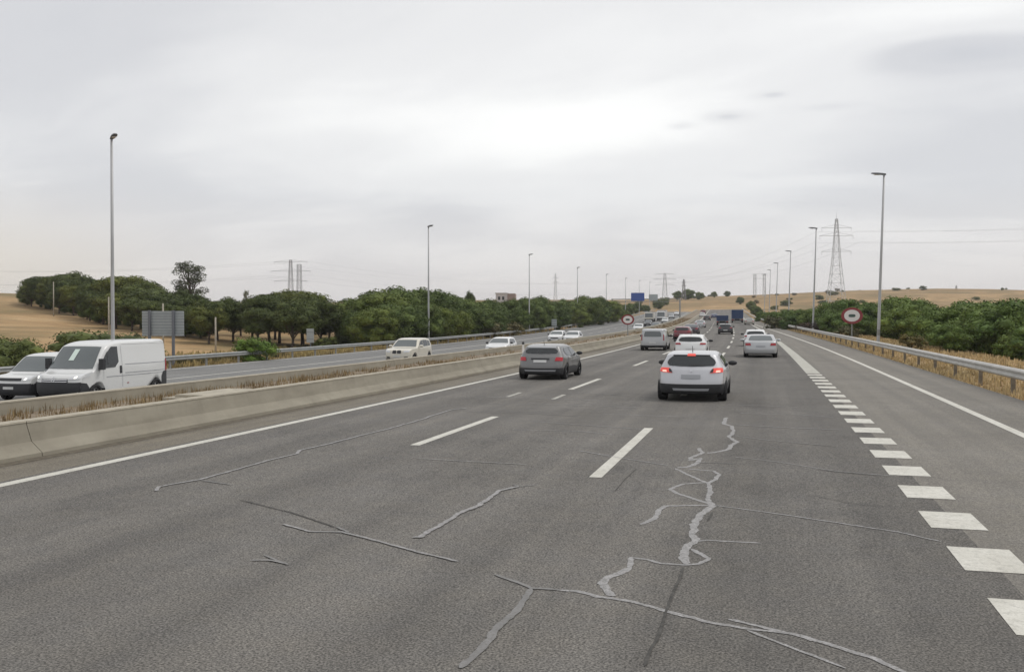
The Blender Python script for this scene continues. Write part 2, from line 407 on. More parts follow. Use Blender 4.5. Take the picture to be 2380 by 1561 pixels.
for (L, a, b_) in dashes: line('lane_dash', L, .17, a, b_, road)
# small worn ghost marks of an earlier line
for (px0, py0, px1, py1) in ((1180, 922, 1210, 912), (1285, 928, 1312, 917)):
    A = ground_px(px0, py0); B_ = ground_px(px1, py1); LA = A[0] + cv(A[1]); LB_ = B_[0] + cv(B_[1])
    line('worn_lane_dash', lambda Y, A=A, B_=B_, LA=LA, LB_=LB_: LA + (LB_ - LA) * (Y - A[1]) / (B_[1] - A[1]), .12, A[1], B_[1], road, 'road_paint_worn')
yb0 = y_on_line(LB, 1327)
ybs = y_on_line(LB, 1262); bl = ybs - yb0; bper = 1.67
k = -2
while yb0 + k * bper < 37:
    a = yb0 + k * bper
    ribbon_strip('block_marking', LB, LB + .52, a, a + .86, 'road_paint', .004, road, uv=False); k += 1
ribbon_strip('gore_line', LB, lambda Y: LB + .52 - .2 * smooth(40, 150, Y), 38.3, 330, 'road_paint_mid', .004, road, uv=False)
line('edge_line', -34.9, .2, -10, 520, opp, zoff=OPP)
line('edge_line', -29.5, .2, -10, 420, opp, zoff=OPP)
line('edge_line', -18.3, .2, -10, 420, opp, zoff=OPP)
for k in range(-1, 22):
    for L in (-22.0, -25.7): line('lane_dash', L, .15, k * 13, k * 13 + 5, opp, zoff=OPP)
# sealed cracks (polyline on the asphalt); coordinates are pixels of two enlarged views of the road surface
NCR = [0]
def crack(pts, ox, w, mat, jit=.25):
    NCR[0] += 1; zc_ = .0025 + .00015 * NCR[0]
    P = [Vector(ground_px(ox + x * .5, 892.5 + y * .5)) for x, y in pts]
    Q = []; dr = Vector((0, 0)); wd = 1.0
    for a, b_ in zip(P, P[1:]):
        n = max(2, int((b_ - a).length / .05)); n = min(n, 120)
        for i in range(n):
            t = i / n; p = a.lerp(b_, t); dr = dr * .8 + Vector((random.uniform(-1, 1), random.uniform(-1, 1))) * w * jit * .5; Q.append(p + dr)
    Q.append(P[-1]); v = []; f = []
    for i, p in enumerate(Q):
        t = (Q[min(i + 1, len(Q) - 1)] - Q[max(i - 1, 0)]).normalized(); nn = Vector((-t.y, t.x))
        wd = wd * .9 + .1 * random.uniform(.5, 1.5); ww = w * wd / 2 * (.35 if i in (0, len(Q) - 1) else 1)
        for s in (1, -1): q = p + nn * ww * s * random.uniform(.72, 1.28); v.append((q.x, q.y, ev(max(q.y, 0)) + zc_))
    for i in range(len(Q) - 1): f.append((2 * i, 2 * i + 1, 2 * i + 3, 2 * i + 2))
    return link('sealed_crack' if 'seal' in mat else 'open_crack', mesh('crack', v, f), mat, road)
for nm, asp in (('crack_sealant', .14), ('crack_sealant_faint', .135)):
    nt = M(nm).node_tree; b = nt.nodes['Principled BSDF']; src = b.inputs['Base Color'].links[0].from_socket
    g = tramp(nt, tnoise(nt, 48, 3, .7), ((.36, (0, 0, 0)), (.52, (1, 1, 1))))
    nt.links.new(tmix(nt, g, (asp, asp * .96, asp * .88), src), b.inputs['Base Color'])
S, SF, DK = 'crack_sealant', 'crack_sealant_faint', 'crack_dark'
RC = [
 (S, .075, [(1000,155),(985,185),(1020,195),(1035,215),(1015,245),(1050,270),(1020,285),(1005,305),(960,315),(910,322)]),
 (S, .07, [(870,298),(885,320),(835,340),(830,355),(880,345),(860,368),(820,385),(770,390)]),
 (S, .05, [(760,393),(880,450),(915,462)]), (S, .06, [(815,395),(940,405),(965,420),(950,445),(915,462),(920,500),(915,545),(940,565)]),
 (S, .055, [(915,458),(800,465),(735,490),(770,510),(880,545),(940,565)]), (S, .06, [(600,655),(665,625),(680,590),(720,568),(860,565),(940,565)]),
 (S, .075, [(940,565),(890,600),(850,650),(845,700),(860,735),(810,760),(800,800),(810,840)]), (S, .04, [(860,735),(910,728),(1030,735),(1160,742)]),
 (S, .05, [(840,770),(880,790),(925,815),(880,838),(810,845),(700,838),(630,820),(560,812),(550,860)]), (S, .075, [(550,855),(500,880),(440,900),(415,930),(450,975),(480,990)]),
 (S, .05, [(210,962),(300,968),(400,995),(550,1015),(700,1055),(900,1110),(1100,1145),(1300,1165),(1500,1225),(1700,1290),(1850,1355)]),
 (S, .045, [(1010,1100),(1150,1130),(1300,1170)]), (S, .03, [(1100,1150),(1300,1230),(1560,1330)]),
 (S, .03, [(940,565),(1200,600),(1500,645),(1800,690),(2000,735)]), (S, .025, [(1040,340),(1250,365),(1500,405),(1790,430)]),
 (S, .025, [(1010,238),(1200,262),(1450,285)]), (SF, .035, [(850,365),(1040,370)]), (S, .03, [(310,310),(480,340),(730,380)]),
 (S, .03, [(0,212),(300,220),(470,235)]), (S, .03, [(100,175),(600,210)]), (S, .035, [(1060,135),(1260,142)]), (S, .03, [(1300,140),(1500,155)]), (S, .035, [(80,90),(600,110)]),
 (DK, .022, [(800,860),(770,930),(740,1010),(720,1070),(690,1170),(650,1240),(620,1320)]), (DK, .02, [(935,600),(910,640)]), (DK, .012, [(580,395),(530,440),(480,500)]),
 (SF, .05, [(90,955),(60,1010),(20,1060),(-60,1140),(-120,1220),(-240,1330)]), (SF, .04, [(-80,890),(0,920),(90,955),(210,962)]), (DK, .02, [(1320,275),(1500,292)]), (DK, .02, [(1420,400),(1700,428)])]
LC = [
 (S, .05, [(720,500),(735,480),(930,445),(1130,390),(1250,355),(1380,325),(1390,310),(1500,285),(1800,210),(1980,160),(2000,150),(2100,120),(2170,112)]),
 (SF, .03, [(930,450),(1070,470)]), (DK, .018, [(1110,540),(1350,600),(1560,670)]), (S, .035, [(1310,655),(1440,690),(1590,692),(1700,720),(1900,775),(2130,830)]),
 (SF, .03, [(1560,668),(1620,695)]), (S, .06, [(1910,718),(1950,715),(2100,630),(2130,605),(2220,570),(2320,500),(2410,478)]), (S, .03, [(1160,825),(1250,825),(1335,845)]),
 (SF, .025, [(1220,800),(1335,845)]), (S, .025, [(1940,348),(2150,360),(2450,376)])]
RC += [(S, .04, [(-120, 60), (150, 66), (420, 78)]), (S, .035, [(300, 40), (560, 52)]), (S, .04, [(1000, 95), (1330, 108)]), (S, .03, [(420, 140), (780, 152)]), (S, .035, [(1040, 190), (1300, 205), (1540, 214)]), (SF, .03, [(-200, 130), (60, 136), (320, 150)]),
       (SF, .03, [(1250, 55), (1460, 66)]), (SF, .025, [(0, 470), (40, 478), (120, 470)]), (DK, .012, [(1400, 520), (1600, 560), (1750, 572)])]
for mt, w, p in RC: crack(p, 1190, w, mt)
for mt, w, p in LC: crack(p, 0, w, mt)

# ------------------------------------------------------------------ median
def barrier(name, prof, label, ya, yb, seglen, highlight_prof):
    root = tag(empty(name, (prof[0][0] - cv(0), 0, 0)), label, 'barrier')
    Y = ya; i = 0
    while Y < yb:
        sl = seglen * (1 if Y < 120 else 3)
        ys = [Y + .008 + (sl - .016) * t / 10 for t in range(11)]
        dzs = random.uniform(-.004, .004)
        for pr, nm, mt in ((prof, 'concrete_segment', 'concrete'), (highlight_prof, 'top_highlight', 'concrete_slab_and_highlight')):  # thin lighter strip on top paints the barrier's edge highlight into the colour
            v, f = sweep(pr, ys, z0=dzs)
            v = [(x - root.location.x, y, z) for x, y, z in v]
            link(nm, mesh(nm, v, f), mt, root)
        Y += sl; i += 1
    return root
barrier('concrete_barrier', [(-10.66, -.05), (-10.67, .06), (-10.86, .22), (-10.96, .50), (-11.20, .50), (-11.30, -.05)],
        'long low concrete barrier beside the white edge line of the lanes', -12, 420, 24.0, [(-10.95, .503), (-10.953, .53), (-11.205, .53), (-11.21, .503)])
barrier('concrete_barrier', [(-14.55, -.05), (-14.62, .43), (-14.84, .43), (-15.1, -1.1), (-15.15, -1.3), (-14.55, -1.3)],
        'long concrete barrier on the far side of the weedy median strip', -12, 420, 24.0, [(-14.612, .433), (-14.615, .46), (-14.85, .46), (-14.855, .433)])
tag(ribbon_strip('median_soil', -11.28, -14.57, -12, 420, 'soil', .20, uv=False, cols=3), 'brown soil filling the planted median', kind='structure')
def tufts(name, n, fn, hmin, hmax, mat, label, w=.012, lean=.35):
    v = []; f = []
    for i in range(n):
        p = fn()
        if p is None: continue
        x, y, z = p; h = random.uniform(hmin, hmax)
        for _ in range(5):
            a = random.uniform(0, 6.283); l = random.uniform(0, lean) * h; ww = w * random.uniform(.7, 1.5) * (1 + y / 40)
            bx, by = x + random.uniform(-.12, .12), y + random.uniform(-.12, .12); hh = h * random.uniform(.6, 1.1)
            o = len(v); ca, sa = math.cos(a), math.sin(a)
            v += [(bx - ww * sa, by + ww * ca, z - .02), (bx + ww * sa, by - ww * ca, z - .02), (bx + l * ca * .5 + ww * .6 * sa, by + l * sa * .5 - ww * .6 * ca, z + hh * .6), (bx + l * ca, by + l * sa, z + hh)]
            f += [(o, o + 1, o + 2), (o, o + 2, o + 3)]
    return tag(link(name, mesh(name, v, f), mat), label, 'grass', kind='stuff')
def median_pt():
    Y = random.uniform(4, 40) if random.random() < .55 else random.uniform(40, 260)
    L = -11.4 - 3.0 * random.random() ** 1.3
    if 18.4 < Y < 22.0 and L > -13.5: return None
    if lump(L * 3, Y, 3.0) < -.25 and random.random() < .7: return None
    return (L - cv(Y), Y, ev(Y) + .2)
tufts('median_weeds', 4200, median_pt, .05, .24, 'weed_brown', 'dry brown weeds growing in the median strip', .006)
def verge_r():
    Y = 8 + 190 * random.random() ** 1.6; L = rail_L(Y) - .15 + random.random() ** 1.4 * 6.5
    return (L - cv(Y), Y, terrain(L - cv(Y), Y))
tufts('verge_grass', 8000, verge_r, .06, .26, 'straw', 'dry straw grass along the right hand guardrail', .014)
def verge_l():
    Y = 20 + 160 * random.random() ** 1.3; L = -36.2 - random.random() ** 1.3 * 16
    return (L - cv(Y), Y, terrain(L - cv(Y), Y))
tufts('verge_grass', 8000, verge_l, .12, .42, 'straw_dull', 'dry straw grass behind the guardrail of the opposite carriageway', .02)
def verge_l2():
    Y = 22 + 50 * random.random(); L = -38 - random.random() * 7
    return (L - cv(Y), Y, terrain(L - cv(Y), Y))
tufts('green_weeds', 1300, verge_l2, .3, .8, 'leaf_olive', 'tall green weeds at the foot of the golden field', .02)
mb = MB(); Xs, Yss = -12.7 - cv(20.2), 20.2
mb.box(-.75, .75, -1.3, 1.3, 0, .10); mb.box(-.55, .55, -1.1, 1.1, .10, .16)
sl = mb.build('concrete_slab', 'concrete_slab_and_highlight'); sl.location = (Xs, Yss, ev(Yss) + .19)
tag(sl, 'pale flat concrete cover slab lying in the median weeds', 'slab')

# ------------------------------------------------------------------ guardrails
def guardrail(Lf, zoff, ya, yb, side, label, postmat, railmat):
    Y0 = ya; root = tag(empty('guardrail', (Lf(Y0) - cv(Y0), Y0, ev(Y0) + zoff)), label, 'guardrail')
    ox, oy, oz = root.location
    prof = [(0, .44), (.035, .46), (.075, .50), (.075, .54), (.02, .58), (.02, .61), (.075, .65), (.075, .69), (.035, .73), (0, .75), (-.012, .745), (-.012, .45)]
    prof = [(side * a, b_) for a, b_ in prof]
    v, f = sweep(prof, yrange(ya, yb, 3), Lf, z0=zoff)
    link('rail', mesh('rail', [(x - ox, y - oy, z - oz) for x, y, z in v], f), railmat, root)
    mb = MB(); mb.box(-.05, .05, -.07, .07, -.3, .72); pm = mesh('post', mb.v, mb.f); pm.materials.append(M(postmat))
    mb = MB(); mb.box(-.03, .03, -.09, .09, .5, .68); bm_ = mesh('spacer', mb.v, mb.f); bm_.materials.append(M(postmat))
    Y = ya + 1
    while Y < min(yb, ya + 270):
        p = link('post', pm, None, root); p.location = (Lf(Y) - cv(Y) - side * .13 - ox, Y - oy, ev(Y) + zoff - oz)
        s_ = link('spacer', bm_, None, root); s_.location = (Lf(Y) - cv(Y) - side * .044 - ox, Y - oy, ev(Y) + zoff - oz)
        Y += 4.1
    return root
guardrail(rail_L, .0, 4, 420, -1, 'pale steel guardrail on short posts beside the slip lane', 'rail_rusty_post', 'galvanised')
guardrail(lambda Y: -36.0, OPP, 14, 470, 1, 'steel guardrail on the far edge of the opposite carriageway', 'galvanised_dull', 'galvanised_grey')

# ------------------------------------------------------------------ street lamps
def make_lamp(H):
    root = empty('street_lamp')
    mb = MB(); n = 10; hs = [(0, .15), (.02, .12), (H * .5, .095), (H, .07)]; v = []; f = []
    for (z, r) in hs:
        for k in range(n): t = 2 * math.pi * k / n; v.append((r * math.cos(t), r * math.sin(t), z - (.3 if z == 0 else 0)))
    for i in range(len(hs) - 1):
        for k in range(n): f.append((i * n + k, i * n + (k + 1) % n, (i + 1) * n + (k + 1) % n, (i + 1) * n + k))
    f.append(tuple(range((len(hs) - 1) * n, len(hs) * n)))
    link('pole', mesh('pole', v, f, True), 'lamp_pole', root)
    mb = MB(); mb.box(-.24, .24, -.24, .24, -.3, .05); mb.build('base_plate', 'galvanised_dull', root)
    mb = MB(); mb.box(-.09, .09, -.045, .045, 0, .0) ; mb.v = []; mb.f = []
    for (y0, w, t) in ((0, 0, 0),):
        secs = [(-.14, .07, .05, .07), (.1, .12, .06, .08), (.5, .16, .04, .08), (.86, .13, .025, .05), (.94, .08, .02, .03)]
        v = []
        for (d, w_, lo, up) in secs:
            z = H + .05 + d * .09
            v += [(d, -w_, z - lo), (d, w_, z - lo), (d, w_ * .7, z + up), (d, -w_ * .7, z + up)]
        f = [(0, 1, 2, 3), tuple(range(19, 15, -1))]
        for i in range(4):
            for k in range(4): f.append((i * 4 + k, i * 4 + (k + 1) % 4, i * 4 + 4 + (k + 1) % 4, i * 4 + 4 + k))
        hd = link('lamp_head', mesh('lamp_head', v, f), 'lamp_head', root)
        mb = MB(); mb.box(.3, .75, -.10, .10, H + .005, H + .03); mb.build('lens', 'sign_white', hd)
    mb = MB(); mb.bar((0, 0, .7), (0, 0, 1.15), .125, n=10); mb.build('service_door', 'galvanised_dull', root)
    return root
lampL = make_lamp(13.75); lampR = make_lamp(13.0)
lamp_near = {'left': ['tall steel street lamp rising behind the large white van', 'steel street lamp behind the guardrail beyond the white oncoming estate car', 'steel street lamp behind the guardrail where the oncoming pair of white cars drive'],
             'right': ['steel street lamp behind the guardrail beside the round speed sign', 'steel street lamp just left of the tall pale pylon']}
for i in range(8):
    Y = 47.7 + 57 * i; o = lampL if i == 0 else copy_tree(lampL)
    o.location = (-37.1 - cv(Y), Y, terrain(-37.1 - cv(Y), Y)); o.rotation_euler = (0, 0, R(-38))
    tag(o, lamp_near['left'][i] if i < 3 else 'distant street lamp in the row along the opposite carriageway', 'street lamp', 'street lamps of the opposite carriageway')
for i, px in enumerate((2041, 1889, 1832, 1803, 1787, 1776)):
    zc = (73, 118, 164, 211, 258, 305)[i]; X, Y = at(px, zc)
    o = lampR if i == 0 else copy_tree(lampR)
    o.location = (X, Y, terrain(X, Y) + .0); o.rotation_euler = (0, R(1.6), R(180)); o.rotation_euler = (Matrix.Rotation(R(1.6), 3, 'Y') @ Matrix.Rotation(R(180), 3, 'Z')).to_euler()
    tag(o, lamp_near['right'][i] if i < 2 else 'distant street lamp in the row behind the slip lane guardrail', 'street lamp', 'street lamps beside the slip lane')

# ------------------------------------------------------------------ signs
def round_sign(px, zc, hz, dia, label, zbase=None, zoff=0.0):
    X, Y = at(px, zc); z0 = terrain(X, Y) if zbase is None else zbase
    root = tag(empty('traffic_sign', (X, Y, z0)), label, 'traffic sign')
    root.rotation_euler[2] = math.atan2(-X, Y) * .5
    mb = MB(); mb.bar((0, .06, -.2), (0, .06, hz + dia * .3), .05, n=8); mb.build('post', 'galvanised_dull', root)
    def disc(r0, y0, y1, nm, mat, n=32):
        v = [(r0 * math.cos(2 * math.pi * k / n), y, hz + .8 * r0 * math.sin(2 * math.pi * k / n)) for y in (y0, y1) for k in range(n)]
        f = [tuple(range(n)), tuple(range(2 * n - 1, n - 1, -1))] + [(k, n + k, n + (k + 1) % n, (k + 1) % n) for k in range(n)]
        return link(nm, mesh(nm, v, f), mat, root)
    disc(dia / 2, -.02, .02, 'red_border', 'sign_red'); disc(dia * .36, -.026, -.015, 'white_field', 'sign_white')
    v = []; n = 16
    for k in range(n): t = 2 * math.pi * k / n; v.append((dia * .16 * math.copysign(abs(math.cos(t)) ** .6, math.cos(t)), -.03, hz + dia * .075 * math.copysign(abs(math.sin(t)) ** .6, math.sin(t))))
    link('dark_symbol', mesh('dark_symbol', v, [tuple(range(n))]), 'sign_mark', root)
round_sign(1980, 76, 2.3, 1.65, 'round red bordered traffic sign beside the slip lane guardrail')
Xm, Ym = at(1459, 88)
round_sign(1459, 88, 1.75, 1.2, 'round red bordered traffic sign standing in the median weeds', zbase=ev(Ym) + .2)
def plate_sign(px, zc, w, h, zbot, label, name='small_sign'):
    X, Y = at(px, zc); root = tag(empty(name, (X, Y, terrain(X, Y))), label, 'sign'); root.rotation_euler[2] = math.atan2(-X, Y) * .6
    mb = MB(); mb.box(-w / 2, w / 2, -.03, .03, zbot, zbot + h); mb.build('panel', 'sign_back', root)
    mb = MB(); mb.box(-.05, .05, .032, .11, -.2, zbot + h * .9); mb.build('post', 'sign_post', root)
    for zz in (.25, .75):
        mb = MB(); mb.box(-w / 2 + .03, w / 2 - .03, -.045, -.032, zbot + h * zz - .03, zbot + h * zz + .03); mb.build('stiffener', 'sign_back_seam', root)
plate_sign(721, 101, .78, 1.5, .85, 'small pale grey signboard in front of the pine trunks')
plate_sign(1288, 172, .95, 1.2, 1.2, 'small pale grey signboard near the distant hedge')
X, Y = at(379, 62); zg = terrain(X, Y)
root = tag(empty('road_sign', (X, Y, zg)), 'large grey back of a road sign made of horizontal slats on two posts', 'road sign'); root.rotation_euler[2] = R(14)
zt_ = CAM_H + (748 - 722) / F_PX * 62 - zg; zb_ = CAM_H + (748 - 781) / F_PX * 62 - zg; nsl = 9; hsl = (zt_ - zb_) / nsl
for i in range(nsl):
    mb = MB(); mb.box(-1.38, 1.38, -.03, .03, zb_ + i * hsl + .016, zb_ + (i + 1) * hsl - .016); mb.build('slat', 'sign_back', root)
mb = MB(); mb.box(-1.36, 1.36, .0, .022, zb_ + .02, zt_ - .02); mb.build('backing', 'sign_back_seam', root)
for xx in (-.85, .72):
    mb = MB(); mb.box(xx - .075, xx + .075, -.20, -.034, -.3, zt_ + .03); mb.build('post', 'sign_post', root)
# gantry over the opposite carriageway
Yg = 292.0; zr = ev(Yg) + OPP
root = tag(empty('sign_gantry', (-26 - cv(Yg), Yg, zr)), 'sign gantry with blue and grey panels over the opposite carriageway', 'gantry')
for xx in (-11.2, 9.6):
    mb = MB(); mb.box(xx - .2, xx + .2, -.2, .2, -.5, 6.6); mb.build('post', 'galvanised_dull', root)
mb = MB()
for zz in (5.7, 6.5): mb.box(-11.2, 9.6, -.12, .12, zz - .09, zz + .09)
for k in range(16): mb.bar((-11.2 + 1.3 * k, 0, 5.7), (-11.2 + 1.3 * (k + 1), 0, 6.5) if k % 2 else (-11.2 + 1.3 * (k + 1), 0, 5.75), .05)
mb.build('beam', 'galvanised_dull', root)
mb = MB(); mb.box(-5.3, -1.2, -.32, -.2, 5.9, 8.4); mb.build('blue_panel', 'sign_blue', root)
mb = MB(); mb.box(.2, 2.9, -.32, -.2, 6.0, 7.9); mb.build('grey_panel', 'sign_back', root)
# delineator on the barrier
X, Y = at(1062, 46); zb = ev(Y) + .52
root = tag(empty('delineator_post', (-11.08 - cv(Y), Y, zb)), 'small white delineator post with dark cap on the concrete barrier', 'post')
mb = MB(); mb.bar((0, 0, 0), (0, 0, .38), .06, .05, 8); mb.build('shaft', 'sign_white', root)
mb = MB(); mb.bar((0, 0, .381), (0, 0, .5), .062, .055, 8); mb.build('cap', 'car_plastic', root)
# wooden poles at the field edge
for px, zc, top, lab in ((501, 92, 737, 'thin pale wooden pole in front of the pine grove near the guardrail'), (379, 88, 705, 'thin wooden pole standing behind the slatted sign back'), (253, 105, 690, 'thin wooden pole beside the tall lamp in the grove edge'), (125, 150, 655, 'thin wooden pole high on the hillside grove edge')):
    X, Y = at(px, zc); z0 = terrain(X, Y); h = CAM_H + (748 - top) / F_PX * zc - z0
    mb = MB(); mb.bar((0, 0, -.3), (0, 0, h), .10, .075, 8); p = mb.build('wooden_pole', 'wood_pole', None, True); p.location = (X, Y, z0)
    tag(p, lab, 'pole')

# ------------------------------------------------------------------ pylons
def pylon(px, zc, top, kind, label, mat, r=.14, w=None):
    X, Y = at(px, zc); z0 = terrain(X, Y); H = CAM_H + (748 - top) / F_PX * zc - z0
    root = tag(empty('pylon', (X, Y, z0 - .3)), label, 'pylon'); root.rotation_euler[2] = R(10)
    mb = MB(); w = w or H * .13
    def tower(x0, wb, wt_, h, nseg, waist=None):
        def wd(z):
            t = z / h
            if waist: return wb + (waist - wb) * t / .55 if t < .55 else waist + (wt_ - waist) * (t - .55) / .45
            return wb + (wt_ - wb) * t
        zs = [h * (1 - (1 - i / nseg) ** 1.25) for i in range(nseg + 1)]
        cs = ((1, 1), (-1, 1), (-1, -1), (1, -1))
        for a, b_ in zip(zs, zs[1:]):
            wa, wb_ = wd(a) / 2, wd(b_) / 2
            for k in range(4):
                p, q = cs[k], cs[(k + 1) % 4]
                mb.bar((x0 + p[0] * wa, p[1] * wa, a), (x0 + p[0] * wb_, p[1] * wb_, b_), r)
                mb.bar((x0 + p[0] * wa, p[1] * wa, a), (x0 + q[0] * wb_, q[1] * wb_, b_), r * .6)
                mb.bar((x0 + q[0] * wa, q[1] * wa, a), (x0 + p[0] * wb_, p[1] * wb_, b_), r * .6)
                mb.bar((x0 + p[0] * wb_, p[1] * wb_, b_), (x0 + q[0] * wb_, q[1] * wb_, b_), r * .6)
    arms = []
    if kind == 'tall':
        tower(0, w, w * .12, H * .93, 12, w * .42); mb.bar((0, 0, H * .9), (0, 0, H), r * 1.4, r * .4); arms = [(.60, .30), (.76, .34), (.84, .30)]
    elif kind == 'wide':
        tower(0, w, w * .35, H, 8); arms = [(.62, .62), (.80, .75), (.97, .62)]
    elif kind == 'mast':
        tower(0, w, w * .75, H, 9)
    elif kind == 'slim':
        tower(0, w * .8, w * .15, H, 9); arms = [(.7, .22), (.85, .2)]
    elif kind == 'portal':
        for sx in (-1, 1): tower(sx * H * .18, w * .4, w * .35, H * .9, 7)
        arms = [(.9, .6), (.72, .5)]
    mb.build('lattice', mat, root)
    for (hz, ln) in arms:
        a = MB(); l = ln * H * .5; z = hz * H; d = H * .022
        for s in (-1, 1):
            a.bar((0, .3, z), (s * l, 0, z), r * .8); a.bar((0, -.3, z), (s * l, 0, z), r * .8); a.bar((0, 0, z + d * 1.6), (s * l, 0, z), r * .7)
        ar = a.build('crossarm', mat, root)
        for s in (-1, 1):
            b_ = MB(); b_.bar((s * l * .97, 0, z), (s * l * .97, 0, z - H * .035), r * .7); b_.build('insulator', mat, ar)
    return X, Y, z0 + H
P = []
P.append(pylon(1943, 430, 492, 'tall', 'tall pale lattice pylon on the ridge beside the right hand street lamps', 'pylon_steel', .10, 8.0))
P.append(pylon(676, 420, 603, 'wide', 'grey lattice pylon with three crossarms above the pine grove', 'pylon_dark', .075, 2.7))
P.append(pylon(696, 470, 613, 'mast', 'checkered square lattice mast beside the grove pylon', 'pylon_dark', .085, 2.3))
P.append(pylon(1291, 620, 635, 'slim', 'slim reddish lattice pylon behind the distant hedge', 'pylon_steel', .10, 3))
P.append(pylon(1545, 560, 634, 'wide', 'pale lattice pylon with three wide crossarms beyond the gantry', 'pylon_steel', .09, 3.2))
P.append(pylon(1589, 600, 648, 'slim', 'slim dark pylon on the crest where the road vanishes', 'pylon_dark', .16, 3.6))
P.append(pylon(1765, 600, 630, 'portal', 'pale twin legged portal pylon on the ridge', 'pylon_steel', .08, 4))
P.append(pylon(2222, 820, 662, 'slim', 'tiny distant pylon on the right hand ridge', 'pylon_steel', .12, 3))
def cable(a, b_, sag, r, i):
    mb = MB(); a, b_ = Vector(a), Vector(b_); n = 14; pts = []
    for k in range(n + 1):
        t = k / n; p = a.lerp(b_, t); p.z -= sag * 4 * t * (1 - t); pts.append(p - a)
    for p, q in zip(pts, pts[1:]): mb.bar(p, q, r, n=3)
    o = mb.build('power_cable', 'cable'); o.location = a
    tag(o, 'thin power cable sagging across the sky between the pylons', 'cable', 'power cables between pylons')
x, y, z = P[0]; x4, y4, z4 = P[4]; x1, y1, z1 = P[1]; x6, y6, z6 = P[6]
for i, (dx, dz) in enumerate(((-9, -9), (9, -9), (-10, -14), (10, -14))):
    cable((x + dx, y, z + dz), (x4 + dx * .9, y4, z4 - 1.5 + dz * .5 + 3), 6, .032, i)
    cable((x + dx, y, z + dz), (x + 330, y - 40 + dx, z + 20 + dz), 9, .032, i)
for i, (dx, dz) in enumerate(((-9, -1), (9, -1), (-10, -7), (10, -7))):
    cable((x1 + dx, y1, z1 + dz), (x4 + dx, y4, z4 + dz - 1), 7, .03, i)
    cable((x1 + dx, y1, z1 + dz), (x1 - 260, y1 - 60 + dx, z1 + dz + 4), 6, .03, i)

# ------------------------------------------------------------------ far building
X, Y = at(1182, 330); z0 = terrain(X, Y)
root = tag(empty('building', (X, Y, z0)), 'flat roofed pale and brick building peeping over the hedge', 'building'); root.rotation_euler[2] = R(12)
ht = CAM_H + (748 - 683) / F_PX * 330 - z0
mb = MB(); mb.box(-4.2, -.2, -4, 6, -1, ht); mb.build('wall', 'building_wall', root)
mb = MB(); mb.box(-.195, 2.4, -3.6, 6, -1, ht + .05); mb.build('brick_wing', 'building_brick', root)
mb = MB(); mb.box(-4.4, -.1, -4.2, 6.2, ht + .01, ht + .3); mb.build('roof', 'building_wall', root)
for xx in (-3.4, -2.0):
    mb = MB(); mb.box(xx, xx + .8, -4.05, -4.01, ht - 2.2, ht - 1.0); mb.build('window', 'car_glass', root)

# ------------------------------------------------------------------ trees
def leaf_arrays(clumps, n, size, flat=.0):
    """leaf sized faces spread through each clump (centre, radius)"""
    tot = sum(max(6, int(n * r * r)) for _, r in clumps)
    C = np.zeros((tot, 3)); k = 0; Nn = np.zeros((tot, 3))
    for c, r in clumps:
        m_ = max(6, int(n * r * r)); d = rng.normal(size=(m_, 3)); d /= np.linalg.norm(d, axis=1)[:, None]
        rad = r * (.72 + .34 * rng.random(m_) ** .8); C[k:k + m_] = np.array(c) + d * rad[:, None] * np.array([1, 1, .8]); Nn[k:k + m_] = d; k += m_
    a = rng.normal(size=(tot, 3)) * .6 + Nn * 1.1; a /= np.linalg.norm(a, axis=1)[:, None]
    t = np.cross(a, rng.normal(size=(tot, 3))); t /= np.linalg.norm(t, axis=1)[:, None]; b_ = np.cross(a, t)
    s = size * (.6 + .8 * rng.random(tot))[:, None]
    V = np.stack([C - t * s, C - b_ * s * .55, C + t * s, C + b_ * s * .55], axis=1).reshape(-1, 3)
    return V, tot
def leaf_mesh(name, clumps, n, size, mat, core=None):
    V, tot = leaf_arrays(clumps, n, size)
    vs = V.tolist(); fs = [(4 * i, 4 * i + 1, 4 * i + 2, 4 * i + 3) for i in range(tot)]
    if core is not None:
        bm = bmesh.new()
        for (c, r) in clumps:
            bmesh.ops.create_icosphere(bm, subdivisions=1, radius=r * core, matrix=Matrix.Translation(c) @ Matrix.Diagonal((1, 1, .8, 1)))
        o = len(vs); bm.verts.index_update()
        vs += [tuple(v_.co) for v_ in bm.verts]; fs += [tuple(o + v_.index for v_ in f_.verts) for f_ in bm.faces]; bm.free()
    me = mesh(name, vs, fs); me.materials.append(M(mat)); return me
def crown_clumps(cz, rx, rz, n, r0, r1, shell=.55, low=-1.0):
    out = []
    while len(out) < n:
        d = Vector((random.gauss(0, 1), random.gauss(0, 1), random.gauss(0, 1))).normalized() * (shell + (1 - shell) * random.random())
        if d.z < low: continue
        out.append(((d.x * rx, d.y * rx, cz + d.z * rz), random.uniform(r0, r1)))
    return out
def trunk_mesh(h, r, tips, name='trunk'):
    mb = MB(); pts = [Vector((0, 0, -.4))]; n = 5
    for i in range(1, n + 1): pts.append(Vector((random.uniform(-.12, .12) * i / n, random.uniform(-.12, .12) * i / n, h * i / n)))
    for i, (a, b_) in enumerate(zip(pts, pts[1:])): mb.bar(a, b_, r * (1 - .13 * i), r * (1 - .13 * (i + 1)), 7)
    for tp in tips:
        s = pts[random.choice((2, 3, 4))]; mb.bar(s, s.lerp(Vector(tp), .55) + Vector((0, 0, -.15)), r * .42, r * .28, 5); mb.bar(s.lerp(Vector(tp), .55) + Vector((0, 0, -.15)), tp, r * .28, r * .1, 5)
    me = mesh(name, mb.v, mb.f); me.materials.append(M('bark')); return me
PROTO = {}
def proto(key, H, crown, trunk): PROTO[key] = (H, crown, trunk)
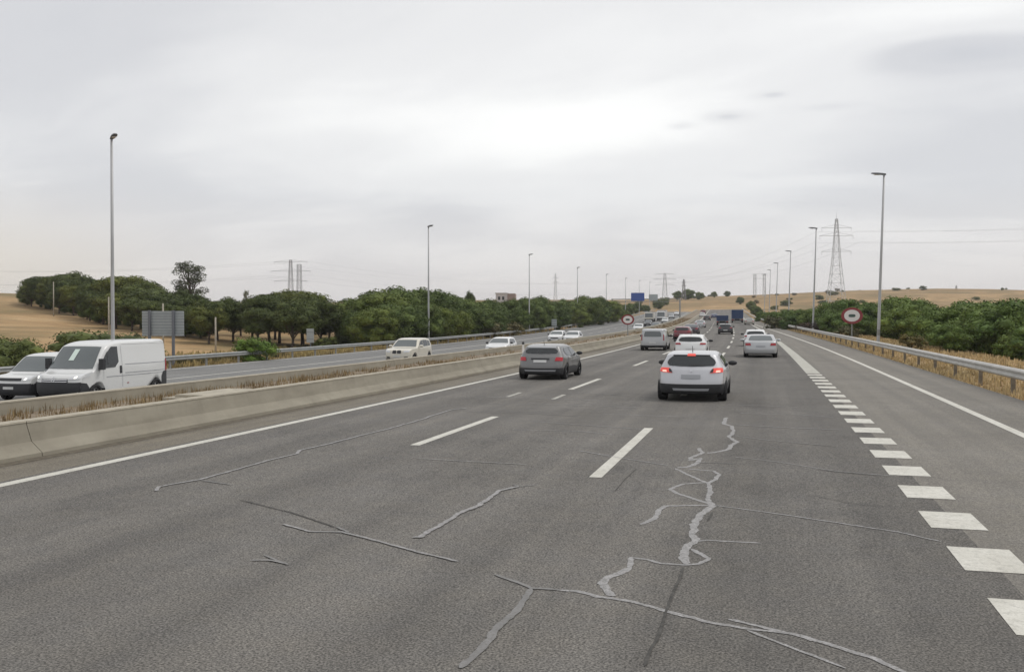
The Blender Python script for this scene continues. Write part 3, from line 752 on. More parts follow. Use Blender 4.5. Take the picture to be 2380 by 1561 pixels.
for k in range(3):     # umbrella pines, nominal height 8
    cl = crown_clumps(4.9, 2.7, 2.5, 44, .8, 1.35, .5, -.85)
    proto('pine%d' % k, 8.0, leaf_mesh('crown', cl, 240, .12, 'leaf_pine', .72), trunk_mesh(3.6, .2, [c for c, r in cl[:9]]))
for k in range(3):     # bushy evergreen trees, crown to the ground, nominal height 7
    cl = crown_clumps(3.6, 2.9, 2.9, 52, .9, 1.5, .55, -.98)
    proto('bushy%d' % k, 7.2, leaf_mesh('crown', cl, 240, .12, 'leaf_bushy', .74), trunk_mesh(3.4, .2, [c for c, r in cl[:8]]))
cl = []
for k in range(52):
    a = random.uniform(0, 6.28); z = random.uniform(6.0, 13.6); rr = random.uniform(.3, 1) * (2.9 if z < 11.5 else 2.0)
    cl.append(((rr * math.cos(a), rr * math.sin(a), z), random.uniform(.55, 1.0)))
proto('euca', 14.4, leaf_mesh('crown', cl, 190, .13, 'leaf_euca', None), trunk_mesh(11.5, .26, [c for c, r in cl[:22]]))
for k in range(3):     # right hand shrubs, nominal height 4
    cl = crown_clumps(1.7, 2.2, 1.9, 52, .5, .9, .5, -.95)
    proto('shrub%d' % k, 4.1, leaf_mesh('crown', cl, 480, .085, 'leaf_right', .70), trunk_mesh(1.8, .11, [c for c, r in cl[:6]]))
cl = crown_clumps(.8, 1.2, .8, 22, .35, .6, .4, -.8)
proto('bush', 2.0, leaf_mesh('crown', cl, 620, .05, 'leaf_bright', .6), trunk_mesh(.7, .05, []))
proto('darkbush', 2.0, leaf_mesh('crown', cl, 800, .045, 'leaf_pine', .72), trunk_mesh(.7, .05, []))
proto('olivebush', 2.0, leaf_mesh('crown', cl, 200, .09, 'leaf_olive', .5), trunk_mesh(.7, .05, []))
proto('purplebush', 2.0, leaf_mesh('crown', cl, 250, .09, 'leaf_purple', .5), trunk_mesh(.7, .05, []))
def plant(key, name, X, Y, h, wide, label, cat, group=None, dz=0.0):
    H, cm, tm = PROTO[key]; s = h / H
    root = tag(empty(name, (X, Y, terrain(X, Y) + dz), random.uniform(0, 6.28)), label, cat, group); root.scale = (s * wide, s * wide, s)
    link('crown', cm, None, root); link('trunk', tm, None, root); return root
def near(px, table):
    return min(table, key=lambda t: abs(t[0] - px))[1]
PINE_AT = ((90, 'at the top of the golden slope'), (170, 'on the slope left of the tallest lamp'), (265, 'behind the tallest lamp'), (340, 'above the slatted sign back'), (440, 'below the tall eucalyptus'), (530, 'around the thin pale pole'), (590, 'behind the bright green bush'), (680, 'below the lattice pylon'), (740, 'behind the small pale signboard'), (800, 'at the end of the grove beside the hedge'))
HEDGE_AT = ((830, 'at the start of the hedge beside the pines'), (905, 'above the oncoming estate car'), (985, 'behind the second street lamp'), (1060, 'between the second and third lamps'), (1120, 'below the leaning pine top'), (1180, 'in front of the flat roofed building'), (1230, 'behind the third street lamp'), (1300, 'above the oncoming white pair'), (1345, 'behind the fourth street lamp'), (1400, 'behind the fifth street lamp'), (1445, 'at the far end of the hedge'))
SHRUB_AT = ((1785, 'at the bend of the guardrail'), (1840, 'between the second and third lamps'), (1895, 'behind the second lamp'), (1980, 'behind the round sign'), (2050, 'behind the nearest right hand lamp'), (2120, 'just past the nearest right hand lamp'), (2220, 'above the straw verge'), (2320, 'above the widest straw verge'), (2420, 'at the near end of the thicket'))
def by_px(px, zc, top, key, name, label, cat, group=None, wide=1.0, hmin=1.0, dz=0.0):
    X, Y = at(px, zc); h = max(hmin, CAM_H + (748 - top) / F_PX * zc - terrain(X, Y) - dz)
    return plant(key, name, X, Y, h, wide, label, cat, group, dz)
g1 = 'pines of the grove on the hillside'; g2 = 'evergreen trees of the hedge along the opposite guardrail'; g3 = 'shrubs behind the slip lane guardrail'
lp = 'dark green pine with a rounded crown in the hillside grove'; lb = 'dense dark evergreen tree in the long hedge behind the opposite guardrail'; ls = 'dense green shrub on the slope behind the slip lane guardrail'
for (px, zc, top) in ((78, 172, 655), (105, 170, 634), (150, 165, 626), (185, 158, 636), (215, 150, 645), (255, 150, 640), (290, 142, 629), (325, 135, 645), (365, 130, 660), (395, 122, 668), (435, 118, 678),
                      (90, 178, 640), (128, 168, 645), (170, 155, 655), (235, 140, 668), (275, 130, 672), (310, 122, 685), (345, 118, 690), (205, 145, 668), (140, 158, 668), (400, 112, 700),
                      (470, 116, 690), (505, 112, 683), (545, 112, 696), (585, 112, 690), (625, 110, 672), (655, 114, 668), (700, 112, 663), (725, 108, 680), (765, 124, 702), (795, 132, 698), (480, 106, 705), (560, 122, 700), (640, 120, 690),
                      (600, 106, 705), (680, 104, 690), (745, 112, 708)):
    by_px(px + random.uniform(-6, 6), zc, top, 'pine%d' % random.randrange(3), 'pine_tree', ('tall' if top < 668 else 'lower') + ' dark green pine in the grove ' + near(px, PINE_AT), 'tree', g1, random.uniform(1.1, 1.45))
for i in range(16):
    px = 70 + 390 * (i / 15) + random.uniform(-6, 6); t = (px - 70) / 390
    by_px(px, 172 - 62 * t + random.uniform(-4, 6), 664 + 40 * t + random.uniform(0, 22), 'bushy%d' % random.randrange(3), 'evergreen_tree', 'bushy evergreen filling the grove ' + near(px, PINE_AT), 'tree', g1, 1.1)
for i in range(9):
    px = 480 + 34 * i + random.uniform(-8, 8)
    by_px(px, 134 + random.uniform(0, 10), 694 + random.uniform(0, 14), 'bushy%d' % random.randrange(3), 'evergreen_tree', 'bushy evergreen filling the grove ' + near(px, PINE_AT), 'tree', g1, 1.2)
by_px(440, 150, 604, 'euca', 'eucalyptus_tree', 'tall sparse eucalyptus with airy grey green crown above the pines', 'tree', None, 1.3)
by_px(572, 160, 672, 'euca', 'eucalyptus_tree', 'thin tree top poking above the pines beside the gap of sky', 'tree', None, .5)
by_px(1092, 185, 672, 'pine0', 'windblown_pine', 'leaning thin pine top above the long hedge', 'tree', None, .4)
for (px, zc, top) in ((815, 112, 694), (850, 116, 678), (885, 112, 672), (920, 118, 664), (955, 122, 666), (990, 126, 671), (1030, 132, 677), (1065, 140, 684), (1100, 146, 690), (1140, 152, 693), (1180, 162, 692), (1220, 172, 688), (1255, 182, 685), (1290, 195, 690),
                      (1325, 212, 693), (1355, 226, 685), (1385, 240, 687), (1410, 255, 692), (1432, 270, 703), (835, 106, 712), (870, 104, 705), (905, 106, 700), (945, 110, 698), (985, 114, 702), (1020, 120, 706), (1060, 127, 708), (1105, 136, 710), (1150, 146, 712), (1200, 158, 712), (1245, 172, 712),
                      (1300, 190, 714), (1345, 210, 712), (1390, 235, 712), (1425, 262, 716), (1447, 290, 716)):
    by_px(px + random.uniform(-5, 5), zc, top, 'bushy%d' % random.randrange(3), 'evergreen_tree', ('tall' if top < 700 else 'lower front') + ' evergreen in the long hedge ' + near(px, HEDGE_AT), 'tree', g2, random.uniform(1.0, 1.4))
for (px, zc, top, key, lab, w) in ((22, 52, 766, 'darkbush', 'grey green bush at the edge of the field beside the two white vans', 1.3), (235, 70, 752, 'darkbush', 'low dark bush behind the roof of the large white van', 1.9), (592, 70, 772, 'bush', 'bright green rounded bush against the opposite guardrail', 1.35),
                                   (760, 104, 776, 'darkbush', 'small round dark bush beside the pine trunks', 1.2), (1130, 138, 742, 'olivebush', 'olive bush in front of the long hedge', 1.6), (1180, 150, 740, 'olivebush', 'yellowish bush below the hedge near the second white oncoming car', 1.5), (290, 78, 765, 'olivebush', 'small olive bush beside the foot of the tallest lamp', 1.2)):
    by_px(px, zc, top, key, 'bush', lab, 'bush', None, w)
for (px, zc, top) in ((2375, 58, 690), (2310, 62, 702), (2245, 64, 700), (2190, 70, 712), (2330, 74, 690), (2265, 78, 694), (2410, 52, 745), (2430, 66, 690), (2350, 55, 780), (2150, 98, 700), (2105, 104, 694), (2070, 112, 690), (2090, 92, 716),
                      (2010, 112, 702), (1965, 118, 700), (1930, 126, 708), (1895, 136, 716), (1985, 104, 728), (1945, 112, 730), (1860, 148, 720), (1830, 160, 726), (1805, 176, 726), (1790, 195, 728), (1772, 220, 726), (1845, 142, 738), (2205, 58, 760), (2470, 60, 715)):
    by_px(px, zc, top - random.uniform(4, 16), 'shrub%d' % random.randrange(3), 'shrub', ('tall' if top < 700 else 'lower') + ' dense green shrub ' + near(px, SHRUB_AT), 'shrub', g3, random.uniform(1.05, 1.4))
for (px, zc, top, key, lab, w) in ((1880, 126, 742, 'purplebush', 'dull purplish bush beside the second right hand lamp', 1.5), (1918, 116, 740, 'purplebush', 'purple brown bush left of the round sign', 1.5), (1800, 150, 728, 'olivebush', 'pale olive bush at the bend of the guardrail', 1.2), (1970, 92, 752, 'olivebush', 'low olive bush behind the round sign post', 1.5), (2120, 62, 770, 'olivebush', 'low scrubby bush in the straw grass beside the near right hand lamp', 1.3)):
    by_px(px, zc, top, key, 'bush', lab, 'bush', None, w)
gs = 'scattered scrub bushes on the far golden hills'
for i in range(52):
    px = random.choice((random.uniform(1440, 1640), random.uniform(1500, 2380), random.uniform(1640, 2380))); zc = random.uniform(430, 820); X, Y = at(px, zc)
    L = X + cv(Y)
    if -38 < L < 9 and Y < 610: continue
    plant(random.choice(('olivebush', 'darkbush', 'darkbush')), 'scrub_bush', X, Y, random.uniform(1.2, 3.6), random.uniform(.9, 1.9), 'small scrub bush on the far golden hill ' + near(px, ((1480, 'left of the road crest'), (1620, 'at the road crest'), (1800, 'below the portal pylon'), (1940, 'around the tall pale pylon'), (2100, 'above the nearest right hand lamp shrubs'), (2300, 'far right of all the lamps'))), 'bush', gs)
for (px, zc, h) in ((1600, 610, 7), (1575, 620, 6), (1625, 600, 5), (1530, 480, 5), (1545, 520, 5), (1480, 400, 5), (1462, 360, 5), (1500, 420, 4), (1660, 640, 4), (1690, 640, 4), (1720, 500, 4), (1745, 420, 4), (1752, 330, 3.2), (1760, 290, 3)):
    X, Y = at(px, zc); plant(random.choice(('bushy0', 'bushy1', 'bushy2')), 'roadside_tree', X, Y, h, 1.2, 'small dark tree near the point where the road vanishes', 'tree', 'small trees where the road vanishes')

# ------------------------------------------------------------------ vehicles
def catmull(P, sub):
    out = []
    for i in range(len(P) - 1):
        p0, p1, p2, p3 = P[max(i - 1, 0)], P[i], P[i + 1], P[min(i + 2, len(P) - 1)]
        for k in range(sub):
            t = k / sub; q = []
            for a, b_, c_, d_ in zip(p0, p1, p2, p3):
                m1 = (c_ - a) * .42; m2 = (d_ - b_) * .42
                q.append((2 * t**3 - 3 * t**2 + 1) * b_ + (t**3 - 2 * t**2 + t) * m1 + (-2 * t**3 + 3 * t**2) * c_ + (t**3 - t**2) * m2)
            out.append(tuple(q))
    out.append(P[-1]); return out
def wheel_meshes():
    n = 24; prof = [(.60, -.10), (.62, -.115), (.93, -.115), (1.0, -.08), (1.0, .08), (.93, .115), (.62, .115), (.60, .10)]
    v = []; f = []; m_ = len(prof)
    for k in range(n):
        a = 2 * math.pi * k / n
        for (r, x) in prof: v.append((x, r * math.cos(a), r * math.sin(a)))
    for k in range(n):
        for j in range(m_): a, b_ = k * m_ + j, k * m_ + (j + 1) % m_; c_, d_ = ((k + 1) % n) * m_ + (j + 1) % m_, ((k + 1) % n) * m_ + j; f.append((a, b_, c_, d_))
    ty = mesh('tyre', v, f, True); ty.materials.append(M('tyre'))
    mb = MB()
    v = []
    for x in (-.03, .03):
        for k in range(n): a = 2 * math.pi * k / n; v.append((x, .61 * math.cos(a), .61 * math.sin(a)))
    mb.add(v, [tuple(range(n)), tuple(range(2 * n - 1, n - 1, -1))])
    dk = mesh('rim_back', mb.v, mb.f); dk.materials.append(M('car_plastic'))
    mb = MB()
    for k in range(5):
        a = 2 * math.pi * k / 5
        for s in (-1, 1):
            x = s * .075; ca, sa = math.cos(a), math.sin(a)
            mb.add([(x, ca * .05 - sa * w_, sa * .05 + ca * w_) for w_ in (-.09, .09)] + [(x * .9, ca * .6 - sa * w_, sa * .6 + ca * w_) for w_ in (.12, -.12)], [(0, 1, 2, 3)])
    for s in (-1, 1):
        v = []
        for k in range(n):
            a = 2 * math.pi * k / n
            for r in (.54, .62): v.append((s * .085, r * math.cos(a), r * math.sin(a)))
        mb.add(v, [(2 * k, 2 * k + 1, 2 * ((k + 1) % n) + 1, 2 * ((k + 1) % n)) for k in range(n)])
    rm = mesh('rim', mb.v, mb.f); rm.materials.append(M('alloy'))
    return ty, rm, dk
TYRE, RIM, RIMBACK = wheel_meshes()
class Car:
    def __init__(s, name, L, W, H, T, wheels, wr, belt, tum, clad, paint, r=.07, bow=.10, cladmat='car_plastic', name_mat=None):
        s.L, s.W, s.H, s.belt, s.tum, s.r, s.bow = L, W, H, belt, tum, r, bow
        s.T = catmull(T, 5); s.wheels, s.wr = wheels, wr; s.root = empty(name); s.paint = paint
        s.body(clad, cladmat)
        for d in wheels:
            for sd in (-1, 1):
                w = empty('wheel'); w.parent = s.root; w.location = (sd * (W / 2 - .12), L / 2 - d, wr); w.scale = (1.0 if W < 1.95 else 1.1, wr, wr)
                link('tyre', TYRE, None, w); link('rim', RIM, None, w); link('rim_back', RIMBACK, None, w)
    def Wd(s, d, z):
        q = abs(d - s.L / 2) / (s.L / 2); w = s.W / 2 * (1 - .13 * q ** 5)
        w *= 1 - .06 * max(0, 1 - (z - .2) / .35) ** 2
        if z > s.belt: w *= 1 - s.tum * smooth(-.25, 1.0, (z - s.belt) / (s.H - s.belt)) * 1.06
        else: w *= 1 - s.tum * smooth(-.25, 1.0, 0) * .6 * smooth(s.belt - .4, s.belt, z)
        return w
    def dfm(s, x, d, z):
        k = (x / (s.W / 2)) ** 2 * s.bow * 1.5
        d2 = d + k * max(0, 1 - d / 2.0) - k * max(0, 1 - (s.L - d) / 1.2)
        return (x, s.L / 2 - d2, z)
    def body(s, clad, cladmat):
        T = s.T; n = len(T); L = s.L; zb = min(T[0][1], T[-1][1])
        d0, d1_ = T[0][0], T[-1][0]; B = []
        for i, (d, z) in enumerate(T):
            q = .8 * d / L + .2 * i / (n - 1); bd = d0 + (d1_ - d0) * min(1, max(0, (q - (.8 * d0 / L)) / ((.8 * d1_ / L + .2) - .8 * d0 / L)))
            B.append([bd, zb])
        for b_ in B:
            for wd in s.wheels:
                ra = s.wr + .055; k = ra * ra - (b_[0] - wd) ** 2
                if k > 0: b_[1] = max(b_[1], s.wr + math.sqrt(k) * 1.0)
        rows = 10; v = []; f = []
        us = [-1, -.985, -.95, -.9, -.8, -.5, -.2, .2, .5, .8, .9, .95, .985, 1]; nu = len(us)
        cen = (L / 2, s.H * .45)
        def inward(p, dd):
            a, b_ = cen[0] - p[0], cen[1] - p[1]; l = math.hypot(a, b_)
            if .2 * L < p[0] < .8 * L and p[1] > s.belt: a, b_, l = 0, -1, 1
            return p[0] + a / l * dd, p[1] + b_ / l * dd
        s.inward = inward
        for i in range(n):
            for u in us:
                t = max(0, (abs(u) - .78) / .22); dd = s.r * (1 - math.sqrt(max(0, 1 - t * t))) + .02 * u * u
                p = inward(T[i], dd); w = s.Wd(*inward(T[i], s.r)); v.append(s.dfm(u * w, *p))
        for i in range(n - 1):
            for k in range(nu - 1): q = i * nu + k; f.append((q, q + 1, q + nu + 1, q + nu))
        for sd in (-1, 1):
            o = len(v)
            for i in range(n):
                t0 = inward(T[i], s.r + .02); b0 = B[i]
                for k in range(rows + 1):
                    t = k / rows; d = t0[0] + (b0[0] - t0[0]) * t; z = t0[1] + (b0[1] - t0[1]) * t
                    if b0[1] > t0[1]: z = t0[1]
                    v.append(s.dfm(sd * s.Wd(d, z), d, z))
            m_ = rows + 1
            for i in range(n - 1):
                for k in range(rows):
                    q = o + i * m_ + k; ff = (q, q + 1, q + m_ + 1, q + m_); f.append(ff if sd < 0 else ff[::-1])
            s_o = o
            if sd > 0:
                oa = o - n * m_
                for i in range(n - 1): f.append((oa + i * m_ + rows, o + i * m_ + rows, o + (i + 1) * m_ + rows, oa + (i + 1) * m_ + rows))
        fa = []; fb = []
        for q in f:
            zz = sum(v[i][2] for i in q) / len(q); (fb if zz < clad else fa).append(q)
        for nm, fs, mt in (('body', fa, s.paint), ('lower_cladding', fb, cladmat)):
            used = sorted({i for q in fs for i in q}); mp = {i: j for j, i in enumerate(used)}
            me = mesh(nm, [v[i] for i in used], [tuple(mp[i] for i in q) for q in fs], True)
            bm = bmesh.new(); bm.from_mesh(me); bmesh.ops.remove_doubles(bm, verts=bm.verts, dist=.002); bmesh.ops.recalc_face_normals(bm, faces=bm.faces); bm.to_mesh(me); bm.free()
            o = link(nm, me, mt, s.root)
            if nm == 'body': s.bodyo = o
    def edge(s, z, rear):                     # distance along the car where the outline is at height z
        T = s.T if not rear else s.T[::-1]
        for a, b_ in zip(T, T[1:]):
            if (a[1] - z) * (b_[1] - z) <= 0 and a[1] != b_[1]: t = (z - a[1]) / (b_[1] - a[1]); return a[0] + (b_[0] - a[0]) * t
        return T[0][0]
    def patch(s, name, rear, corners, mat, off=.012, n=6, parent=None, rnd=0.0):
        """piece on the front or rear face; corners (u, z): low-left, low-right, top-right, top-left"""
        (a, b_, c_, d_) = corners; v = []; f = []; m_ = n + 1
        sg = 1 if rear else -1
        for j in range(m_):
            for i in range(m_):
                p, q = i / n, j / n
                if rnd:
                    cx_, cy_ = 2 * p - 1, 2 * q - 1; p = .5 + .5 * cx_ * math.sqrt(max(0, 1 - rnd * cy_ * cy_ / 2)); q = .5 + .5 * cy_ * math.sqrt(max(0, 1 - rnd * cx_ * cx_ / 2))
                u = (a[0] * (1 - p) + b_[0] * p) * (1 - q) + (d_[0] * (1 - p) + c_[0] * p) * q
                z = (a[1] * (1 - p) + b_[1] * p) * (1 - q) + (d_[1] * (1 - p) + c_[1] * p) * q
                d = s.edge(z, rear); z2 = s.edge(z + .03, rear); sl = (z2 - d) / .03
                t = max(0, (abs(u) - .78) / .22); dd = s.r * (1 - math.sqrt(max(0, 1 - t * t))) + .02 * u * u
                pp = s.inward((d, z), dd); w = s.Wd(*s.inward((d, z), s.r))
                nl = math.hypot(1, sl); x, y, zz = s.dfm(u * w, *pp)
                v.append((x * (1 + off * .3), y - sg * off / nl, zz + off * abs(sl) / nl))
        for j in range(n):
            for i in range(n): q = j * m_ + i; f.append((q, q + 1, q + m_ + 1, q + m_) if rear else (q, q + m_, q + m_ + 1, q + 1))
        return link(name, mesh(name, v, f, True), mat, parent or s.root)
    def side(s, name, poly, mat, off=.012, parent=None, sides=(-1, 1)):
        for sd in sides:
            P2 = []
            for a, b_ in zip(poly, poly[1:] + poly[:1]):
                for k in range(3): t = k / 3; P2.append((a[0] + (b_[0] - a[0]) * t, a[1] + (b_[1] - a[1]) * t))
            cx_, cz_ = sum(p[0] for p in P2) / len(P2), sum(p[1] for p in P2) / len(P2)
            rings = [1.0, .66, .33]; v = []; f = []; m_ = len(P2)
            for rg in rings:
                for p in P2: d, z = cx_ + (p[0] - cx_) * rg, cz_ + (p[1] - cz_) * rg; x, y, zz = s.dfm(sd * s.Wd(d, z), d, z); v.append((x + sd * off, y, zz))
            x, y, zz = s.dfm(sd * s.Wd(cx_, cz_), cx_, cz_); v.append((x + sd * off, y, zz))
            for r_ in range(2):
                for k in range(m_): f.append((r_ * m_ + k, r_ * m_ + (k + 1) % m_, (r_ + 1) * m_ + (k + 1) % m_, (r_ + 1) * m_ + k))
            for k in range(m_): f.append((2 * m_ + k, 2 * m_ + (k + 1) % m_, 3 * m_))
            link(name, mesh(name, v, f, True), mat, parent or s.root)
    def mirrors(s, d, z, mat, big=1.0):
        for sd in (-1, 1):
            w = s.Wd(d, z); bm = bmesh.new(); bmesh.ops.create_icosphere(bm, subdivisions=2, radius=1.0)
            bmesh.ops.scale(bm, vec=(.13 * big, .07, .085 * big), verts=bm.verts); me = bpy.data.meshes.new('mirror'); bm.to_mesh(me); bm.free()
            me.polygons.foreach_set('use_smooth', [True] * len(me.polygons))
            o = link('mirror', me, mat, s.root); o.location = (sd * (w + .13 * big), s.L / 2 - d, z + .04)
    def antenna(s, d):
        mb = MB(); z = s.H - .05; y = s.L / 2 - d; mb.bar((0, y, z), (0, y - .12, z + .22), .012, .006, 5); mb.build('antenna', 'car_plastic', s.root)
    def place(s, X, Y, z, opp, label, cat='car', group=None, scale=1.0, yaw=0.0, flat=None):
        return put(s.root, X, Y, z, opp, label, cat, group, scale, yaw, flat)
def put(o, X, Y, z, opp, label, cat, group=None, scale=1.0, yaw=0.0, flat=None):
    rz = math.atan(dcv(Y)) + (math.pi if opp else 0) + yaw
    o.location = (X, Y, z); o.rotation_euler = (math.atan(dev(Y)) * (-1 if opp else 1), 0, rz); fl = flat or (.97 if opp else .86); o.scale = (scale, scale, scale * fl)
    for ch in o.children:
        if ch.name.split('.')[0] == 'wheel': ch.scale[1] *= .5 + .5 * fl
    return tag(o, label, cat, group)
def own(px, zc, Lcar=4.2):                     # middle of a car whose rear is at depth zc
    X, Y = at(px, zc); Yc = Y + Lcar / 2; X -= cv(Yc) - cv(Y); return X, Yc, ev(Yc)
def onc(px, zc, Lcar=4.3):                     # middle of an oncoming car whose nose is at depth zc
    X, Y = at(px, zc); Yc = Y + Lcar / 2; X -= cv(Yc) - cv(Y); return X, Yc, ev(Yc) + OPP

def crossover(name, paint, L=4.12, W=1.78, H=1.57, clad=.50):
    k = L / 4.12; h = H / 1.57
    T = [(.12, .22), (.02, .36), (0, .52), (.03, .70), (.12, .84), (.40, .95), (1.0, 1.05), (1.78, 1.46), (2.15, 1.545), (2.7, 1.57), (3.3, 1.54), (3.66, 1.48), (3.74, 1.42), (3.93, 1.10), (4.0, .99), (4.07, .80), (4.115, .62), (4.12, .46), (4.08, .30), (4.02, .24)]
    T = [(d * k, z * h) for d, z in T]
    c = Car(name, L, W, H, T, (.80 * k, 3.40 * k), .335, 1.0 * h, .25, clad, paint, r=.13, bow=.16)
    s = lambda P_: [(d * k, z * h) for d, z in P_]
    c.side('side_window', s([(1.42, 1.08), (2.35, 1.05), (2.35, 1.42), (2.05, 1.42), (1.85, 1.36)]), 'car_glass'); c.side('side_window', s([(2.42, 1.05), (3.25, 1.07), (3.45, 1.22), (3.30, 1.38), (2.42, 1.42)]), 'car_glass')
    c.mirrors(1.45 * k, 1.06 * h, 'car_plastic'); c.antenna(3.3 * k)
    for dd in (1.33, 2.38, 3.2): c.side('door_seam', s([(dd, .5), (dd + .014, .5), (dd + .014, 1.02), (dd, 1.02)]), 'car_plastic', .008)
    for dd in (2.2, 3.0): c.side('door_handle', s([(dd, .9), (dd + .14, .9), (dd + .14, .925), (dd, .925)]), 'car_plastic', .02)
    return c
def rear_common(c, h, zw0, zw1, lights, plate=(.66, .78), tail='tail_red', glass='car_glass', pmat='plate'):
    c.patch('rear_window', True, [(-.86, zw0 * h), (.86, zw0 * h), (.80, zw1 * h), (-.80, zw1 * h)], glass, rnd=.55, n=12)
    for sd in (-1, 1):
        q = [(sd * a, z * h) for a, z in lights]
        if sd < 0: q = [q[1], q[0], q[3], q[2]]
        c.patch('tail_light', True, q, tail, .018)
    c.patch('license_plate', True, [(-.30, plate[0] * h), (.30, plate[0] * h), (.30, plate[1] * h), (-.30, plate[1] * h)], pmat, .016, 2)
    c.patch('windscreen', False, [(-.86, 1.09 * h), (.86, 1.09 * h), (.82, 1.43 * h), (-.82, 1.43 * h)], 'car_glass_screen', n=8)
    for sd in (-1, 1):
        q = [(sd * a, z * h) for a, z in ((.62, .72), (.97, .76), (.97, .86), (.66, .83))]
        if sd < 0: q = [q[1], q[0], q[3], q[2]]
        c.patch('headlight', False, q, 'headlight_glass', .015)
# --- silver white crossover braking ahead
c = crossover('crossover_car', 'paint_pearl', clad=.57)
rear_common(c, 1, 1.105, 1.455, ((.60, .90), (.985, .93), (.985, 1.07), (.68, 1.05)), (.72, .85), 'brake_lit', pmat='plate_grey')
for sd in (-1, 1):
    q = [(sd * a, z) for a, z in ((.76, .92), (.90, .93), (.90, .985), (.78, .98))]
    c.patch('lamp_core', True, q if sd > 0 else [q[1], q[0], q[3], q[2]], 'brake_core', .026, 3)
    q = [(sd * a, z) for a, z in ((.58, .91), (.68, .92), (.70, 1.03), (.64, 1.02))]
    c.patch('lamp_surround', True, q if sd > 0 else [q[1], q[0], q[3], q[2]], 'car_plastic', .024, 3)
c.patch('high_brake_light', True, [(-.16, 1.41), (.16, 1.41), (.15, 1.475), (-.15, 1.475)], 'brake_lit', .03, 4)
c.patch('rear_spoiler', True, [(-.70, 1.425), (.70, 1.425), (.70, 1.45), (-.70, 1.45)], 'car_plastic', .022, 6)
c.patch('wiper', True, [(-.04, 1.125), (.42, 1.125), (.40, 1.155), (-.02, 1.17)], 'car_plastic', .022, 4)
c.patch('skid_plate', True, [(-.55, .345), (.55, .345), (.58, .42), (-.58, .42)], 'plate_grey', .02, 4)
v = [(0, -c.L / 2 - .02, .99), (.045, -c.L / 2 + .0, .95), (0, -c.L / 2 - .025, .91), (-.045, -c.L / 2, .95)]
c.patch('emblem', True, [(-.035, .93), (.035, .93), (.035, 1.0), (-.035, 1.0)], 'chrome', .02, 2, rnd=1.0)
X, Y, z = own(1605, 23.9, 4.12); c.place(X, Y, z, False, 'silver white crossover with lit red brake lights in the middle lane', scale=.985, flat=.82)
# --- grey crossover in the left lane
c = crossover('crossover_car', 'paint_ash', 4.19, 1.79, 1.52, .52)
rear_common(c, .968, 1.16, 1.40, ((.66, .84), (.985, .84), (.985, 1.0), (.70, 1.0)), (.77, .88), 'tail_dim')
c.patch('roof_sky_reflection', True, [(-.80, 1.405 * .968), (.80, 1.405 * .968), (.78, 1.47 * .968), (-.78, 1.47 * .968)], 'paint_silver', .014, 6)  # silver patch paints the sky's reflection onto the grey roof edge
c.patch('license_plate_recess', True, [(-.42, .86), (.42, .86), (.42, .93), (-.42, .93)], 'car_plastic', .013, 4)
c.patch('skid_plate', True, [(-.70, .36), (.70, .36), (.74, .43), (-.74, .43)], 'plate_grey', .02, 4)
X, Y, z = own(1252, 32.6, 4.19); c.place(X, Y, z, False, 'dark grey crossover with round red tail lights beside the solid edge line', scale=.94)
# --- small vans
def small_van(paint, L=4.4, W=1.85, H=1.82, clad=.45):
    T = [(.12, .24), (.02, .36), (0, .52), (.03, .74), (.12, .90), (.38, 1.0), (.92, 1.09), (1.62, 1.64), (1.98, 1.77), (2.8, 1.82), (3.9, 1.80), (4.2, 1.76), (4.31, 1.66), (4.37, 1.15), (4.40, .75), (4.40, .48), (4.38, .32), (4.32, .26)]
    T = [(d * L / 4.4, z * H / 1.82) for d, z in T]
    c = Car('small_van', L, W, H, T, (.86, 3.55), .33, 1.12, .11, clad, paint)
    c.side('side_window', [(1.22, 1.14), (2.35, 1.12), (2.35, 1.62), (2.02, 1.62), (1.70, 1.50)], 'car_glass'); c.mirrors(1.55, 1.14, 'car_plastic', 1.2)
    c.patch('windscreen', False, [(-.89, 1.12), (.89, 1.12), (.84, 1.68), (-.84, 1.68)], 'car_glass_screen', n=8)
    for sd in (-1, 1):
        q = [(sd * a, z) for a, z in ((.60, .80), (.97, .84), (.97, .99), (.66, .93))]
        c.patch('headlight', False, q if sd > 0 else [q[1], q[0], q[3], q[2]], 'headlight_glass', .016)
        q = [(sd * a, z) for a, z in ((.90, .85), (.99, .85), (.99, 1.35), (.92, 1.35))]
        c.patch('tail_light', True, q if sd > 0 else [q[1], q[0], q[3], q[2]], 'tail_red', .018)
        q = [(sd * a, z) for a, z in ((.70, .82), (.80, .83), (.80, .90), (.72, .89))]
        c.patch('lit_lamp', False, q if sd > 0 else [q[1], q[0], q[3], q[2]], 'head_lit', .024, 2)
    c.patch('grille', False, [(-.58, .80), (.58, .80), (.58, .90), (-.58, .90)], 'car_plastic', .016, 4)
    c.patch('license_plate', True, [(-.28, .62), (.28, .62), (.28, .72), (-.28, .72)], 'plate', .016, 2)
    c.patch('license_plate', False, [(-.28, .48), (.28, .48), (.28, .58), (-.28, .58)], 'plate', .016, 2)
    return c
c = small_van('paint_silver'); c.patch('rear_window', True, [(-.78, 1.15), (.78, 1.15), (.74, 1.60), (-.74, 1.60)], 'car_glass_screen', n=6, rnd=.2)
X, Y, z = own(1516, 62, 4.4); c.place(X, Y, z, False, 'silver boxy small van driving close to the concrete barrier', 'van', scale=.92)
c = small_van('paint_white_van', clad=.70)
X, Y, z = onc(28, 35.0, 4.4)
c.place(X - .2, Y, z, True, 'white small van partly hidden behind the large white van', 'van')
